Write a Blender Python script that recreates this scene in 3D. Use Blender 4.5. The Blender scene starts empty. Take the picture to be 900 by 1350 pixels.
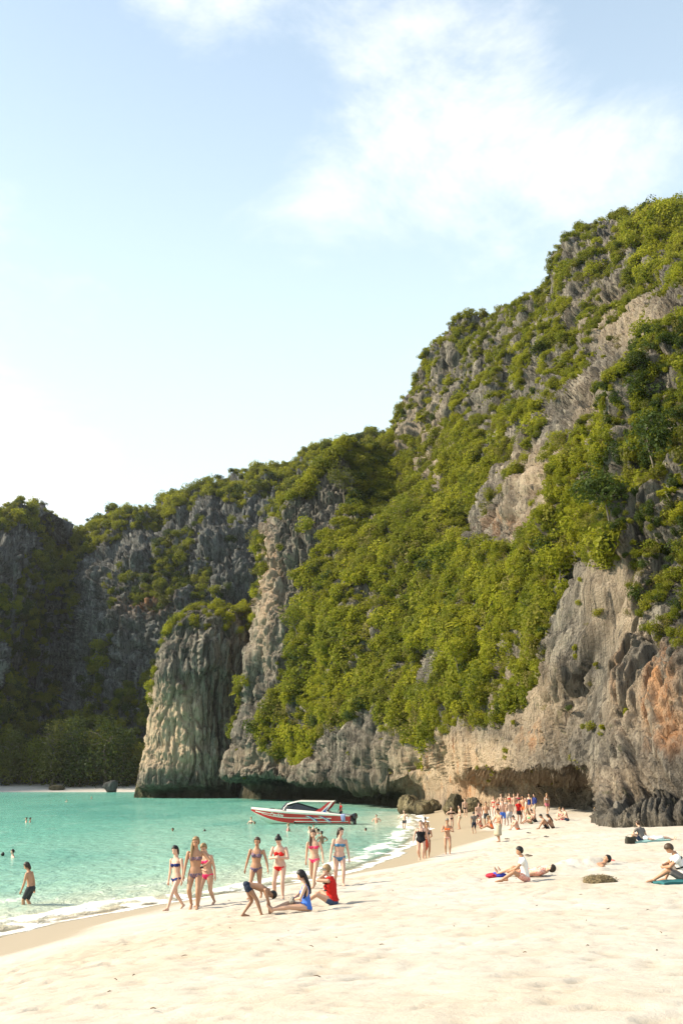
import bpy, bmesh, math, random
import numpy as np
from mathutils import Vector, Matrix, Euler
random.seed(7)
rng = np.random.default_rng(11)
scene = bpy.context.scene
COL = scene.collection
R = math.radians

# ------------------------------------------------------------------ camera
CAM_H = 4.2            # eye above the water, standing on the beach ridge
FPX = 1350.0           # focal length in photo pixels (900 x 1350 photo)
HORIZON = 1025.0
PITCH = math.atan((HORIZON - 675.0) / FPX)
cam_d = bpy.data.cameras.new('camera')
cam_d.sensor_fit = 'VERTICAL'
cam_d.sensor_height = 36.0
cam_d.lens = 36.0 * FPX / 1350.0
cam_d.clip_start = 0.1
cam_d.clip_end = 6000
cam = bpy.data.objects.new('camera', cam_d)
COL.objects.link(cam)
cam.location = (0, 0, CAM_H)
cam.rotation_euler = (R(90) + PITCH, 0, 0)
scene.camera = cam

# ------------------------------------------------------------------ light
SUN_EL, SUN_AZ = 34.0, -90.0      # azimuth from +Y (view direction) towards +X; negative = left
world = bpy.data.worlds.new('World')
scene.world = world
world.use_nodes = True
wn, wl = world.node_tree.nodes, world.node_tree.links
wn.clear()
def N(nodes, t, **kw):
    n = nodes.new(t)
    for k, v in kw.items():
        if k == 'inp':
            for kk, vv in v.items():
                n.inputs[kk].default_value = vv
        else:
            setattr(n, k, v)
    return n
sky = N(wn, 'ShaderNodeTexSky', sky_type='NISHITA', sun_disc=False)
sky.sun_elevation = R(SUN_EL); sky.sun_rotation = R(SUN_AZ)
sky.air_density = 1.0; sky.dust_density = 1.0; sky.ozone_density = 1.0
tc = N(wn, 'ShaderNodeTexCoord')
sep = N(wn, 'ShaderNodeSeparateXYZ')
wl.new(tc.outputs['Generated'], sep.inputs[0])
# thin clouds: noise on the sky direction
mp = N(wn, 'ShaderNodeMapping'); mp.inputs['Rotation'].default_value = (0, R(-28), 0); mp.inputs['Scale'].default_value = (1.0, 1.0, 1.75)
mp.inputs['Location'].default_value = (2.1, 0.4, 0.3)
wl.new(tc.outputs['Generated'], mp.inputs[0])
nz = N(wn, 'ShaderNodeTexNoise', inp={'Scale': 4.6, 'Detail': 12.0, 'Roughness': 0.66, 'Distortion': 0.25})
wl.new(mp.outputs[0], nz.inputs['Vector'])
nb = N(wn, 'ShaderNodeTexNoise', inp={'Scale': 1.7, 'Detail': 3.0, 'Roughness': 0.5})
wl.new(mp.outputs[0], nb.inputs['Vector'])
def blob(direction, radius, gain):
    d = Vector(direction).normalized()
    dot = N(wn, 'ShaderNodeVectorMath', operation='DISTANCE')
    dot.inputs[1].default_value = d
    wl.new(tc.outputs['Generated'], dot.inputs[0])
    mr = N(wn, 'ShaderNodeMapRange', interpolation_type='SMOOTHSTEP',
           inp={1: radius, 2: 0.0, 3: 0.0, 4: gain})
    wl.new(dot.outputs['Value'], mr.inputs[0])
    return mr.outputs[0]
def pixdir(px, py):
    u = (px - 450.0) / FPX; v = (675.0 - py) / FPX
    c, s = math.cos(PITCH), math.sin(PITCH)
    return (u, c - v * s, s + v * c)
bl = [blob(pixdir(520, 50), 0.20, 0.28), blob(pixdir(620, 210), 0.22, 0.27), blob(pixdir(410, 305), 0.11, 0.20),
      blob(pixdir(250, -30), 0.13, 0.24), blob(pixdir(30, 680), 0.16, 0.30), blob(pixdir(800, 150), 0.20, 0.15),
      blob(pixdir(-300, 560), 0.4, 0.3), blob(pixdir(1500, 300), 0.4, 0.2), blob((-0.4, -0.7, 0.6), 0.6, 0.2)]
acc = bl[0]
for b in bl[1:]:
    ad = N(wn, 'ShaderNodeMath', operation='ADD'); wl.new(acc, ad.inputs[0]); wl.new(b, ad.inputs[1]); acc = ad.outputs[0]
mm = N(wn, 'ShaderNodeMath', operation='MULTIPLY', inp={1: 0.5}); wl.new(nb.outputs[0], mm.inputs[0])
m2 = N(wn, 'ShaderNodeMath', operation='ADD'); wl.new(nz.outputs[0], m2.inputs[0]); wl.new(mm.outputs[0], m2.inputs[1])
m3 = N(wn, 'ShaderNodeMath', operation='ADD'); wl.new(m2.outputs[0], m3.inputs[0]); wl.new(acc, m3.inputs[1])
cr = N(wn, 'ShaderNodeMapRange', interpolation_type='SMOOTHSTEP', inp={1: 0.86, 2: 1.34, 3: 0.0, 4: 0.88}); wl.new(m3.outputs[0], cr.inputs[0])
# pale humid air towards the horizon
hz = N(wn, 'ShaderNodeMapRange', interpolation_type='SMOOTHSTEP', inp={1: 0.80, 2: 0.12, 3: 0.26, 4: 0.80}); wl.new(sep.outputs[2], hz.inputs[0])
mixh = N(wn, 'ShaderNodeMix', data_type='RGBA'); wl.new(hz.outputs[0], mixh.inputs[0]); wl.new(sky.outputs[0], mixh.inputs[6])
mixh.inputs[7].default_value = (4.6, 5.5, 5.7, 1)
mixc = N(wn, 'ShaderNodeMix', data_type='RGBA'); wl.new(cr.outputs[0], mixc.inputs[0]); wl.new(mixh.outputs[2], mixc.inputs[6])
mixc.inputs[7].default_value = (5.6, 5.6, 5.5, 1)
bg = N(wn, 'ShaderNodeBackground', inp={'Strength': 0.115}); wl.new(mixc.outputs[2], bg.inputs[0])
wo = N(wn, 'ShaderNodeOutputWorld'); wl.new(bg.outputs[0], wo.inputs[0])

sun_d = bpy.data.lights.new('sun', 'SUN')
sun_d.energy = 4.5; sun_d.angle = R(6.0); sun_d.color = (1.0, 0.89, 0.70)
sun = bpy.data.objects.new('sun', sun_d); COL.objects.link(sun)
SUN_DIR = Vector((math.sin(R(SUN_AZ)) * math.cos(R(SUN_EL)), math.cos(R(SUN_AZ)) * math.cos(R(SUN_EL)), math.sin(R(SUN_EL))))
sun.rotation_euler = SUN_DIR.to_track_quat('Z', 'Y').to_euler()

vs = scene.view_settings
vs.view_transform = 'Standard'; vs.look = 'None'; vs.gamma = 1.0; vs.use_curve_mapping = False
vs.exposure = 1.14
scene.render.engine = 'CYCLES'
cy = scene.cycles
cy.use_denoising = True
try: cy.denoiser = 'OPENIMAGEDENOISE'
except Exception: pass
cy.max_bounces = 6; cy.diffuse_bounces = 3; cy.glossy_bounces = 2; cy.transmission_bounces = 3; cy.transparent_max_bounces = 6
cy.caustics_reflective = False; cy.caustics_refractive = False

# ------------------------------------------------------------------ helpers
def P(px, py, d):
    """world point on the ray through a photo pixel, at forward distance d (metres)"""
    r = pixdir(px, py)
    k = d / r[1]
    return np.array((r[0] * k, d, CAM_H + r[2] * k))
def project(pts):
    p = np.asarray(pts) - np.array((0, 0, CAM_H))
    c, s = math.cos(PITCH), math.sin(PITCH)
    fwd = p[..., 1] * c + p[..., 2] * s
    up = -p[..., 1] * s + p[..., 2] * c
    fwd = np.maximum(fwd, 0.01)
    return 450 + FPX * p[..., 0] / fwd, 675 - FPX * up / fwd

_perm = rng.permutation(256).astype(np.int32); _perm = np.concatenate([_perm] * 3)
_g = rng.normal(size=(256, 3)).astype(np.float32); _g /= np.linalg.norm(_g, axis=1, keepdims=True)
def perlin(x, y, z):
    x = np.asarray(x, np.float32); y = np.asarray(y, np.float32); z = np.asarray(z, np.float32)
    x, y, z = np.broadcast_arrays(x, y, z)
    xi = np.floor(x); yi = np.floor(y); zi = np.floor(z)
    xf = x - xi; yf = y - yi; zf = z - zi
    xi = xi.astype(np.int32) & 255; yi = yi.astype(np.int32) & 255; zi = zi.astype(np.int32) & 255
    u = xf * xf * xf * (xf * (xf * 6 - 15) + 10); v = yf * yf * yf * (yf * (yf * 6 - 15) + 10); w = zf * zf * zf * (zf * (zf * 6 - 15) + 10)
    out = 0
    for i in (0, 1):
        wx = u if i else 1 - u
        A = _perm[xi + i]
        for j in (0, 1):
            wy = v if j else 1 - v
            B = _perm[A + yi + j]
            for k in (0, 1):
                wz = w if k else 1 - w
                g = _g[_perm[B + zi + k]]
                out = out + wx * wy * wz * (g[..., 0] * (xf - i) + g[..., 1] * (yf - j) + g[..., 2] * (zf - k))
    return out * 1.6
def fbm(x, y, z, octv=4, gain=0.5):
    a = 1.0; t = 0
    for o in range(octv):
        f = 2.03 ** o
        t = t + a * perlin(x * f + 17.3 * o, y * f + 3.1 * o, z * f + 9.7 * o); a *= gain
    return t
def ridged(x, y, z, octv=3, gain=0.5):
    a = 1.0; t = 0
    for o in range(octv):
        f = 2.1 ** o
        t = t + a * (1 - 2.2 * np.abs(perlin(x * f + 7.3 * o, y * f + 31.1 * o, z * f + 5.7 * o))); a *= gain
    return t
def sstep(e0, e1, x):
    t = np.clip((np.asarray(x, float) - e0) / (e1 - e0), 0, 1)
    return t * t * (3 - 2 * t)

def tag(o, label=None, cat=None, group=None, kind=None):
    if label: o['label'] = label
    if cat: o['category'] = cat
    if group: o['group'] = group
    if kind: o['kind'] = kind
    return o
def mesh_obj(name, verts, faces, mat, parent=None, smooth=True):
    me = bpy.data.meshes.new(name)
    if isinstance(faces, np.ndarray):
        verts = np.asarray(verts, np.float32); nf, k = faces.shape
        me.vertices.add(len(verts)); me.vertices.foreach_set('co', verts.ravel())
        me.loops.add(nf * k); me.loops.foreach_set('vertex_index', faces.astype(np.int32).ravel())
        me.polygons.add(nf); me.polygons.foreach_set('loop_start', np.arange(0, nf * k, k, dtype=np.int32))
        try: me.polygons.foreach_set('loop_total', np.full(nf, k, np.int32))
        except Exception: pass
        me.update(calc_edges=True); me.validate()
    else:
        me.from_pydata([tuple(map(float, v)) for v in verts], [], faces)
    if smooth: me.polygons.foreach_set('use_smooth', [True] * len(me.polygons))
    o = bpy.data.objects.new(name, me); COL.objects.link(o)
    if mat is not None: me.materials.append(mat)
    if parent is not None: o.parent = parent
    return o
def bm_obj(name, bm, mat, parent=None, smooth=True):
    me = bpy.data.meshes.new(name); bm.to_mesh(me); bm.free()
    if smooth: me.polygons.foreach_set('use_smooth', [True] * len(me.polygons))
    if mat is not None: me.materials.append(mat)
    o = bpy.data.objects.new(name, me); COL.objects.link(o)
    if parent is not None: o.parent = parent
    return o
def empty(name, loc=(0, 0, 0), rz=0.0):
    o = bpy.data.objects.new(name, None); COL.objects.link(o)
    o.empty_display_size = 0.2; o.location = loc; o.rotation_euler = (0, 0, rz); return o
def attr(o, name, data):
    a = o.data.attributes.new(name, 'FLOAT', 'POINT'); a.data.foreach_set('value', np.asarray(data, np.float32).ravel())
def grid_faces(nu, nv, flip=False):
    i = np.arange(nu * nv).reshape(nu, nv)
    q = np.stack([i[:-1, :-1], i[1:, :-1], i[1:, 1:], i[:-1, 1:]], -1).reshape(-1, 4)
    return q[:, ::-1].copy() if flip else q
def pchip(t, y, tq):
    """monotone cubic along axis 0"""
    t = np.asarray(t, float); y = np.asarray(y, float)
    sh = (-1,) + (1,) * (y.ndim - 1)
    h = np.diff(t).reshape(sh); dlt = np.diff(y, axis=0) / h
    m = np.zeros_like(y)
    w1 = 2 * h[1:] + h[:-1]; w2 = h[1:] + 2 * h[:-1]
    with np.errstate(divide='ignore', invalid='ignore'):
        hm = (w1 + w2) / (w1 / dlt[:-1] + w2 / dlt[1:])
    m[1:-1] = np.where(dlt[:-1] * dlt[1:] > 0, hm, 0)
    m[0] = dlt[0]; m[-1] = dlt[-1]
    k = np.clip(np.searchsorted(t, tq, side='right') - 1, 0, len(t) - 2)
    hh = (t[k + 1] - t[k]).reshape(sh); s = ((np.asarray(tq) - t[k]) / (t[k + 1] - t[k])).reshape(sh)
    return (y[k] * (1 + 2 * s) * (1 - s) ** 2 + hh * m[k] * s * (1 - s) ** 2 + y[k + 1] * s * s * (3 - 2 * s) + hh * m[k + 1] * s * s * (s - 1))
def inpoly(px, py, poly):
    r = np.zeros(px.shape, bool); n = len(poly)
    for i in range(n):
        x0, y0 = poly[i]; x1, y1 = poly[(i + 1) % n]
        c = ((y0 > py) != (y1 > py)) & (px < (x1 - x0) * (py - y0) / ((y1 - y0) or 1e-9) + x0)
        r ^= c
    return r

# ------------------------------------------------------------------ materials
def new_mat(name):
    m = bpy.data.materials.new(name); m.use_nodes = True
    nt = m.node_tree; b = nt.nodes['Principled BSDF']
    return m, nt.nodes, nt.links, b
def simple_mat(name, col, rough=0.6, spec=0.3, noise=0.12, scale=14.0, metal=0.0):
    m, n, l, b = new_mat(name)
    t = N(n, 'ShaderNodeTexNoise', inp={'Scale': scale, 'Detail': 4.0})
    co = N(n, 'ShaderNodeTexCoord'); l.new(co.outputs['Object'], t.inputs['Vector'])
    r = N(n, 'ShaderNodeValToRGB')
    r.color_ramp.elements[0].position = 0.3; r.color_ramp.elements[1].position = 0.7
    r.color_ramp.elements[0].color = tuple(c * (1 - noise) for c in col[:3]) + (1,)
    r.color_ramp.elements[1].color = tuple(min(1, c * (1 + noise)) for c in col[:3]) + (1,)
    l.new(t.outputs[0], r.inputs[0]); l.new(r.outputs[0], b.inputs['Base Color'])
    b.inputs['Roughness'].default_value = rough; b.inputs['Specular IOR Level'].default_value = spec; b.inputs['Metallic'].default_value = metal
    return m
def mixrgb(n, l, fac, a, b_, blend='MIX'):
    x = N(n, 'ShaderNodeMix', data_type='RGBA', blend_type=blend)
    if hasattr(fac, 'is_linked'): l.new(fac, x.inputs[0])
    else: x.inputs[0].default_value = fac
    for s, v in ((6, a), (7, b_)):
        if hasattr(v, 'is_linked'): l.new(v, x.inputs[s])
        else: x.inputs[s].default_value = tuple(v) + ((1,) if len(v) == 3 else ())
    return x.outputs[2]
def maprange(n, l, src, a, b_, c=0.0, d=1.0, smooth=True):
    x = N(n, 'ShaderNodeMapRange', interpolation_type='SMOOTHSTEP' if smooth else 'LINEAR', inp={1: a, 2: b_, 3: c, 4: d})
    l.new(src, x.inputs[0]); return x.outputs[0]
def noise(n, l, vec, scale, detail=5.0, rough=0.55, mapscale=None, dist=0.0):
    if mapscale is not None:
        mpn = N(n, 'ShaderNodeMapping'); mpn.inputs['Scale'].default_value = mapscale; l.new(vec, mpn.inputs[0]); vec = mpn.outputs[0]
    t = N(n, 'ShaderNodeTexNoise', inp={'Scale': scale, 'Detail': detail, 'Roughness': rough, 'Distortion': dist})
    l.new(vec, t.inputs['Vector']); return t.outputs[0]

def rock_mat(name, warm=1.0, base=(0.175, 0.155, 0.128), pale=(0.36, 0.315, 0.25), dark=(0.05, 0.046, 0.04)):
    m, n, l, b = new_mat(name)
    g = N(n, 'ShaderNodeNewGeometry').outputs['Position']
    big = noise(n, l, g, 0.09, 4, 0.6)
    streak = noise(n, l, g, 1.0, 6, 0.62, (0.55, 0.55, 0.06), 0.4)
    fine = noise(n, l, g, 1.0, 7, 0.7, (1.8, 1.8, 0.22), 0.5)
    grit = noise(n, l, g, 5.5, 5, 0.7)
    c = mixrgb(n, l, maprange(n, l, big, 0.38, 0.66), base, tuple(x * 1.25 for x in base))
    c = mixrgb(n, l, maprange(n, l, streak, 0.53, 0.62), c, pale)
    c = mixrgb(n, l, maprange(n, l, streak, 0.47, 0.40, 0, 0.85), c, dark)
    c = mixrgb(n, l, maprange(n, l, fine, 0.46, 0.38, 0, 0.75), c, dark)
    c = mixrgb(n, l, maprange(n, l, fine, 0.56, 0.66, 0, 0.6), c, pale)
    drip = noise(n, l, g, 1.0, 5, 0.6, (1.7, 1.7, 0.075), 0.35)      # black water stains running down
    c = mixrgb(n, l, maprange(n, l, drip, 0.44, 0.385, 0, 0.8), c, dark)
    c = mixrgb(n, l, maprange(n, l, drip, 0.60, 0.66, 0, 0.55), c, pale)
    st = N(n, 'ShaderNodeAttribute', attribute_name='stain').outputs['Fac']
    sn = noise(n, l, g, 1.0, 5, 0.6, (0.7, 0.7, 0.12), 0.5)
    sm = N(n, 'ShaderNodeMath', operation='MULTIPLY'); l.new(st, sm.inputs[0]); l.new(maprange(n, l, sn, 0.42, 0.56), sm.inputs[1])
    c = mixrgb(n, l, sm.outputs[0], c, (0.55, 0.24, 0.09))
    cs = N(n, 'ShaderNodeAttribute', attribute_name='cream').outputs['Fac']
    sm2 = N(n, 'ShaderNodeMath', operation='MULTIPLY'); l.new(cs, sm2.inputs[0]); l.new(maprange(n, l, fine, 0.32, 0.50), sm2.inputs[1])
    c = mixrgb(n, l, sm2.outputs[0], c, (0.62, 0.47, 0.32))
    # algae and salt darkening just above the tide line, and a darker cave patch
    lo = N(n, 'ShaderNodeAttribute', attribute_name='tide').outputs['Fac']
    c = mixrgb(n, l, lo, c, (0.085, 0.072, 0.045))
    mo = noise(n, l, g, 0.8, 4, 0.6)
    c = mixrgb(n, l, maprange(n, l, mo, 0.62, 0.74, 0, 0.45), c, (0.13, 0.14, 0.05))
    l.new(c, b.inputs['Base Color'])
    b.inputs['Roughness'].default_value = 0.93; b.inputs['Specular IOR Level'].default_value = 0.15
    flute = noise(n, l, g, 1.0, 5, 0.6, (1.1, 1.1, 0.10), 0.5)
    ad = N(n, 'ShaderNodeMath', operation='ADD'); l.new(fine, ad.inputs[0]); l.new(grit, ad.inputs[1])
    ad2 = N(n, 'ShaderNodeMath', operation='MULTIPLY_ADD', inp={1: 1.6}); l.new(flute, ad2.inputs[0]); l.new(ad.outputs[0], ad2.inputs[2])
    bp = N(n, 'ShaderNodeBump', inp={'Strength': 1.0, 'Distance': 0.7}); l.new(ad2.outputs[0], bp.inputs['Height']); l.new(bp.outputs[0], b.inputs['Normal'])
    return m
def leaf_mat(name, lo, hi, trans=0.35):
    m, n, l, b = new_mat(name)
    oi = N(n, 'ShaderNodeObjectInfo').outputs['Random']
    at = N(n, 'ShaderNodeAttribute', attribute_name='leaf').outputs['Fac']
    mx = N(n, 'ShaderNodeMath', operation='MULTIPLY_ADD', inp={1: 0.65}); l.new(oi, mx.inputs[0])
    mh = N(n, 'ShaderNodeMath', operation='MULTIPLY', inp={1: 0.35}); l.new(at, mh.inputs[0]); l.new(mh.outputs[0], mx.inputs[2])
    c = mixrgb(n, l, mx.outputs[0], lo, hi)
    # some bushes go to olive and straw
    ol = N(n, 'ShaderNodeMath', operation='PINGPONG', inp={1: 0.11}); l.new(oi, ol.inputs[0])
    c = mixrgb(n, l, maprange(n, l, ol.outputs[0], 0.085, 0.11, 0, 0.55), c, (0.16, 0.135, 0.03))
    l.new(c, b.inputs['Base Color']); b.inputs['Roughness'].default_value = 0.6; b.inputs['Specular IOR Level'].default_value = 0.1
    tr = N(n, 'ShaderNodeBsdfTranslucent'); l.new(mixrgb(n, l, 0.5, c, (0.20, 0.24, 0.02), 'MIX'), tr.inputs[0])
    ms = N(n, 'ShaderNodeMixShader', inp={0: trans}); l.new(b.outputs[0], ms.inputs[1]); l.new(tr.outputs[0], ms.inputs[2])
    l.new(ms.outputs[0], n['Material Output'].inputs[0])
    return m
M = {}
M['rock'] = rock_mat('limestone')
M['rock_far'] = rock_mat('shaded_grey_limestone', base=(0.105, 0.105, 0.10), pale=(0.22, 0.22, 0.205), dark=(0.04, 0.04, 0.037))  # darker copy of the limestone: the far ridge's shade is put into its grey
M['leaf_bright'] = leaf_mat('leaf_bright', (0.145, 0.15, 0.011), (0.37, 0.34, 0.024), 0.5)
M['leaf_mid'] = leaf_mat('leaf_mid', (0.085, 0.10, 0.011), (0.25, 0.24, 0.020), 0.45)
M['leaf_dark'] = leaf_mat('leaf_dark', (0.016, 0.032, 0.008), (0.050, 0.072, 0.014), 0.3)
M['leaf_olive'] = leaf_mat('leaf_olive', (0.10, 0.085, 0.020), (0.21, 0.17, 0.05), 0.3)
M['bark'] = simple_mat('bark', (0.16, 0.13, 0.10), 0.9, 0.1, 0.3, 6)
# ------------------------------------------------------------------ bushes (source meshes for the cliff scrub)
def leaf_cloud(n_leaf, size, seed, lobes=7, flat=0.85, rad=1.0):
    """many leaf sprays spread through an uneven crown of lobes; returns verts, quads, leaf value"""
    r = np.random.default_rng(seed)
    lc = r.normal(size=(lobes, 3)); lc /= np.linalg.norm(lc, axis=1, keepdims=True)
    lc *= r.uniform(0.25, 0.72, (lobes, 1)) * rad; lc[:, 2] *= flat
    lr = r.uniform(0.32, 0.58, lobes) * rad
    k = r.integers(0, lobes, n_leaf)
    d = r.normal(size=(n_leaf, 3)); d /= np.linalg.norm(d, axis=1, keepdims=True)
    rr = r.uniform(0.62, 1.05, n_leaf) ** 0.7
    c = lc[k] + d * (lr[k] * rr)[:, None]
    nrm = d * 0.8 + r.normal(size=(n_leaf, 3)) * 0.55 + np.array((0, 0, 0.35)); nrm /= np.linalg.norm(nrm, axis=1, keepdims=True)
    a = np.cross(nrm, r.normal(size=(n_leaf, 3))); a /= np.linalg.norm(a, axis=1, keepdims=True)
    b = np.cross(nrm, a)
    s = size * r.uniform(0.6, 1.35, n_leaf)[:, None]
    v = np.stack([c - a * s, c - b * s * 0.55 + nrm * s * 0.15, c + a * s, c + b * s * 0.55 - nrm * s * 0.1], 1).reshape(-1, 3)
    f = np.arange(n_leaf * 4).reshape(-1, 4)
    val = np.repeat(np.clip(r.normal(0.5, 0.22, n_leaf), 0, 1), 4)
    return v, f, val
BUSH = bpy.data.collections.new('bush_sources')        # kept out of the scene: only instanced by the scrub
bush_kinds = []
def make_bush(name, mat, n_leaf, size, seed, **kw):
    v, f, val = leaf_cloud(n_leaf, size, seed, **kw)
    o = mesh_obj(name, v, f, mat, smooth=False); attr(o, 'leaf', val)
    COL.objects.unlink(o); BUSH.objects.link(o); bush_kinds.append(name); return o
for i in range(3): make_bush(f'bush_{len(bush_kinds):02d}', M['leaf_bright'], 850, 0.085, 100 + i, lobes=11)      # 0-2
for i in range(3): make_bush(f'bush_{len(bush_kinds):02d}', M['leaf_mid'], 850, 0.085, 200 + i, lobes=11)         # 3-5
for i in range(2): make_bush(f'bush_{len(bush_kinds):02d}', M['leaf_dark'], 850, 0.085, 300 + i, lobes=11)         # 6-7
make_bush(f'bush_{len(bush_kinds):02d}', M['leaf_bright'], 260, 0.17, 401, lobes=4, flat=1.5)           # 8 hanging tuft

def make_frond(name, mat, seed):
    r = np.random.default_rng(seed); v, f = [], []
    for k in range(34):
        a = r.uniform(0, 6.28); el = r.uniform(.1, 1.3); ln = r.uniform(.7, 1.15); d0 = np.array((math.cos(a) * math.cos(el), math.sin(a) * math.cos(el), math.sin(el))); sd = np.array((-math.sin(a), math.cos(a), 0))
        pts = [d0 * ln * t - np.array((0, 0, .55 * t * t * ln)) for t in (0, .3, .6, .85, 1.0)]; wd = [.03, .09, .085, .05, .005]
        b0 = len(v)
        for p_, w_ in zip(pts, wd): v += [p_ - sd * w_ - np.array((0, 0, w_ * .5)), p_, p_ + sd * w_ - np.array((0, 0, w_ * .5))]
        for i in range(4):
            for q in (0, 1): j = b0 + 3 * i + q; f.append((j, j + 1, j + 4, j + 3))
    o = mesh_obj(name, np.array(v), np.array(f), mat, smooth=False); attr(o, 'leaf', r.uniform(0, 1, len(v))); COL.objects.unlink(o); BUSH.objects.link(o); bush_kinds.append(name)
make_frond(f'bush_{len(bush_kinds):02d}', M['leaf_bright'], 55)       # 9 palm-like fronds
make_bush(f'bush_{len(bush_kinds):02d}', M['leaf_olive'], 420, 0.075, 501, lobes=5)   # 10 dry olive shrub
make_bush(f'bush_{len(bush_kinds):02d}', M['leaf_mid'], 420, 0.13, 502, lobes=9)     # 11 coarse-leaved
def scatter_group():
    g = bpy.data.node_groups.new('scatter_scrub', 'GeometryNodeTree')
    g.interface.new_socket('Geometry', in_out='INPUT', socket_type='NodeSocketGeometry')
    g.interface.new_socket('Geometry', in_out='OUTPUT', socket_type='NodeSocketGeometry')
    n, l = g.nodes, g.links
    gi = n.new('NodeGroupInput'); go = n.new('NodeGroupOutput')
    ci = n.new('GeometryNodeCollectionInfo'); ci.inputs['Collection'].default_value = BUSH
    ci.inputs['Separate Children'].default_value = True; ci.inputs['Reset Children'].default_value = True
    ip = n.new('GeometryNodeInstanceOnPoints'); ip.inputs['Pick Instance'].default_value = True
    def na(nm, t):
        x = n.new('GeometryNodeInputNamedAttribute'); x.data_type = t; x.inputs['Name'].default_value = nm; return x.outputs['Attribute']
    l.new(gi.outputs[0], ip.inputs['Points']); l.new(ci.outputs[0], ip.inputs['Instance'])
    l.new(na('kind_index', 'INT'), ip.inputs['Instance Index'])
    er = n.new('FunctionNodeEulerToRotation'); l.new(na('turn', 'FLOAT_VECTOR'), er.inputs[0]); l.new(er.outputs[0], ip.inputs['Rotation'])
    l.new(na('grow', 'FLOAT_VECTOR'), ip.inputs['Scale'])
    l.new(ip.outputs[0], go.inputs[0])
    return g
SCATTER = scatter_group()
def scrub(name, label, pts, kinds, sizes, squash=None):
    pts = np.asarray(pts, np.float32); n = len(pts)
    me = bpy.data.meshes.new(name); me.vertices.add(n); me.vertices.foreach_set('co', pts.ravel()); me.update()
    o = bpy.data.objects.new(name, me); COL.objects.link(o)
    a = me.attributes.new('kind_index', 'INT', 'POINT'); a.data.foreach_set('value', np.asarray(kinds, np.int32))
    tr = np.stack([rng.normal(0, 0.2, n), rng.normal(0, 0.2, n), rng.uniform(0, 6.28, n)], 1).astype(np.float32)
    a = me.attributes.new('turn', 'FLOAT_VECTOR', 'POINT'); a.data.foreach_set('vector', tr.ravel())
    s = np.asarray(sizes)[:, None] * np.stack([rng.uniform(.85, 1.2, n), rng.uniform(.85, 1.2, n), rng.uniform(.7, 1.15, n)], 1)
    if squash is not None: s[:, 2] *= squash
    a = me.attributes.new('grow', 'FLOAT_VECTOR', 'POINT'); a.data.foreach_set('vector', s.astype(np.float32).ravel())
    md = o.modifiers.new('scatter', 'NODES'); md.node_group = SCATTER
    tag(o, label, 'shrubs', kind='stuff')
    return o

# ------------------------------------------------------------------ cliffs
def knots(counts):
    """sample positions: counts[i] samples in segment i of unit length"""
    t = [np.linspace(i, i + 1, c, endpoint=False) for i, c in enumerate(counts)]
    return np.concatenate(t + [np.array([len(counts)], float)])
def build_sheet(ctrl, ucount, vcount):
    C = np.array(ctrl, float)                                   # ncol, nrow, 3
    tu = np.arange(C.shape[0], dtype=float); tv = np.arange(C.shape[1], dtype=float)
    A = pchip(tu, C, knots(ucount))                             # nu, nrow, 3
    B = pchip(tv, np.swapaxes(A, 0, 1), knots(vcount))          # nv, nu, 3
    return np.swapaxes(B, 0, 1).copy()                          # nu, nv, 3
def normals(S):
    du = np.gradient(S, axis=0); dv = np.gradient(S, axis=1)
    n = np.cross(du, dv); n /= np.linalg.norm(n, axis=-1, keepdims=True) + 1e-9
    return n
def worley(x, y, z, seed=0):
    """distance to nearest and second cell point, and a random value per cell"""
    x = np.asarray(x, np.float32); y = np.asarray(y, np.float32); z = np.asarray(z, np.float32); shp = x.shape
    x, y, z = x.ravel(), y.ravel(), z.ravel()
    xi = np.floor(x).astype(np.int32); yi = np.floor(y).astype(np.int32); zi = np.floor(z).astype(np.int32)
    f1 = np.full(x.shape, 9., np.float32); f2 = f1.copy(); rid = np.zeros(x.shape, np.float32)
    for i in (-1, 0, 1):
        for j in (-1, 0, 1):
            A = _perm[_perm[(xi + i + seed) & 255] + ((yi + j) & 255)]
            for k in (-1, 0, 1):
                h = _perm[A + ((zi + k) & 255)]
                px_ = xi + i + (_perm[h + 11] / 255.); py_ = yi + j + (_perm[h + 57] / 255.); pz_ = zi + k + (_perm[h + 131] / 255.)
                d = (px_ - x) ** 2 + (py_ - y) ** 2 + (pz_ - z) ** 2
                d = d.astype(np.float32); c = d < f1
                f2 = np.where(c, f1, np.minimum(f2, d)); f1 = np.where(c, d, f1); rid = np.where(c, h / 255., rid)
    return np.sqrt(f1).reshape(shp), np.sqrt(f2).reshape(shp), rid.reshape(shp)
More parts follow.
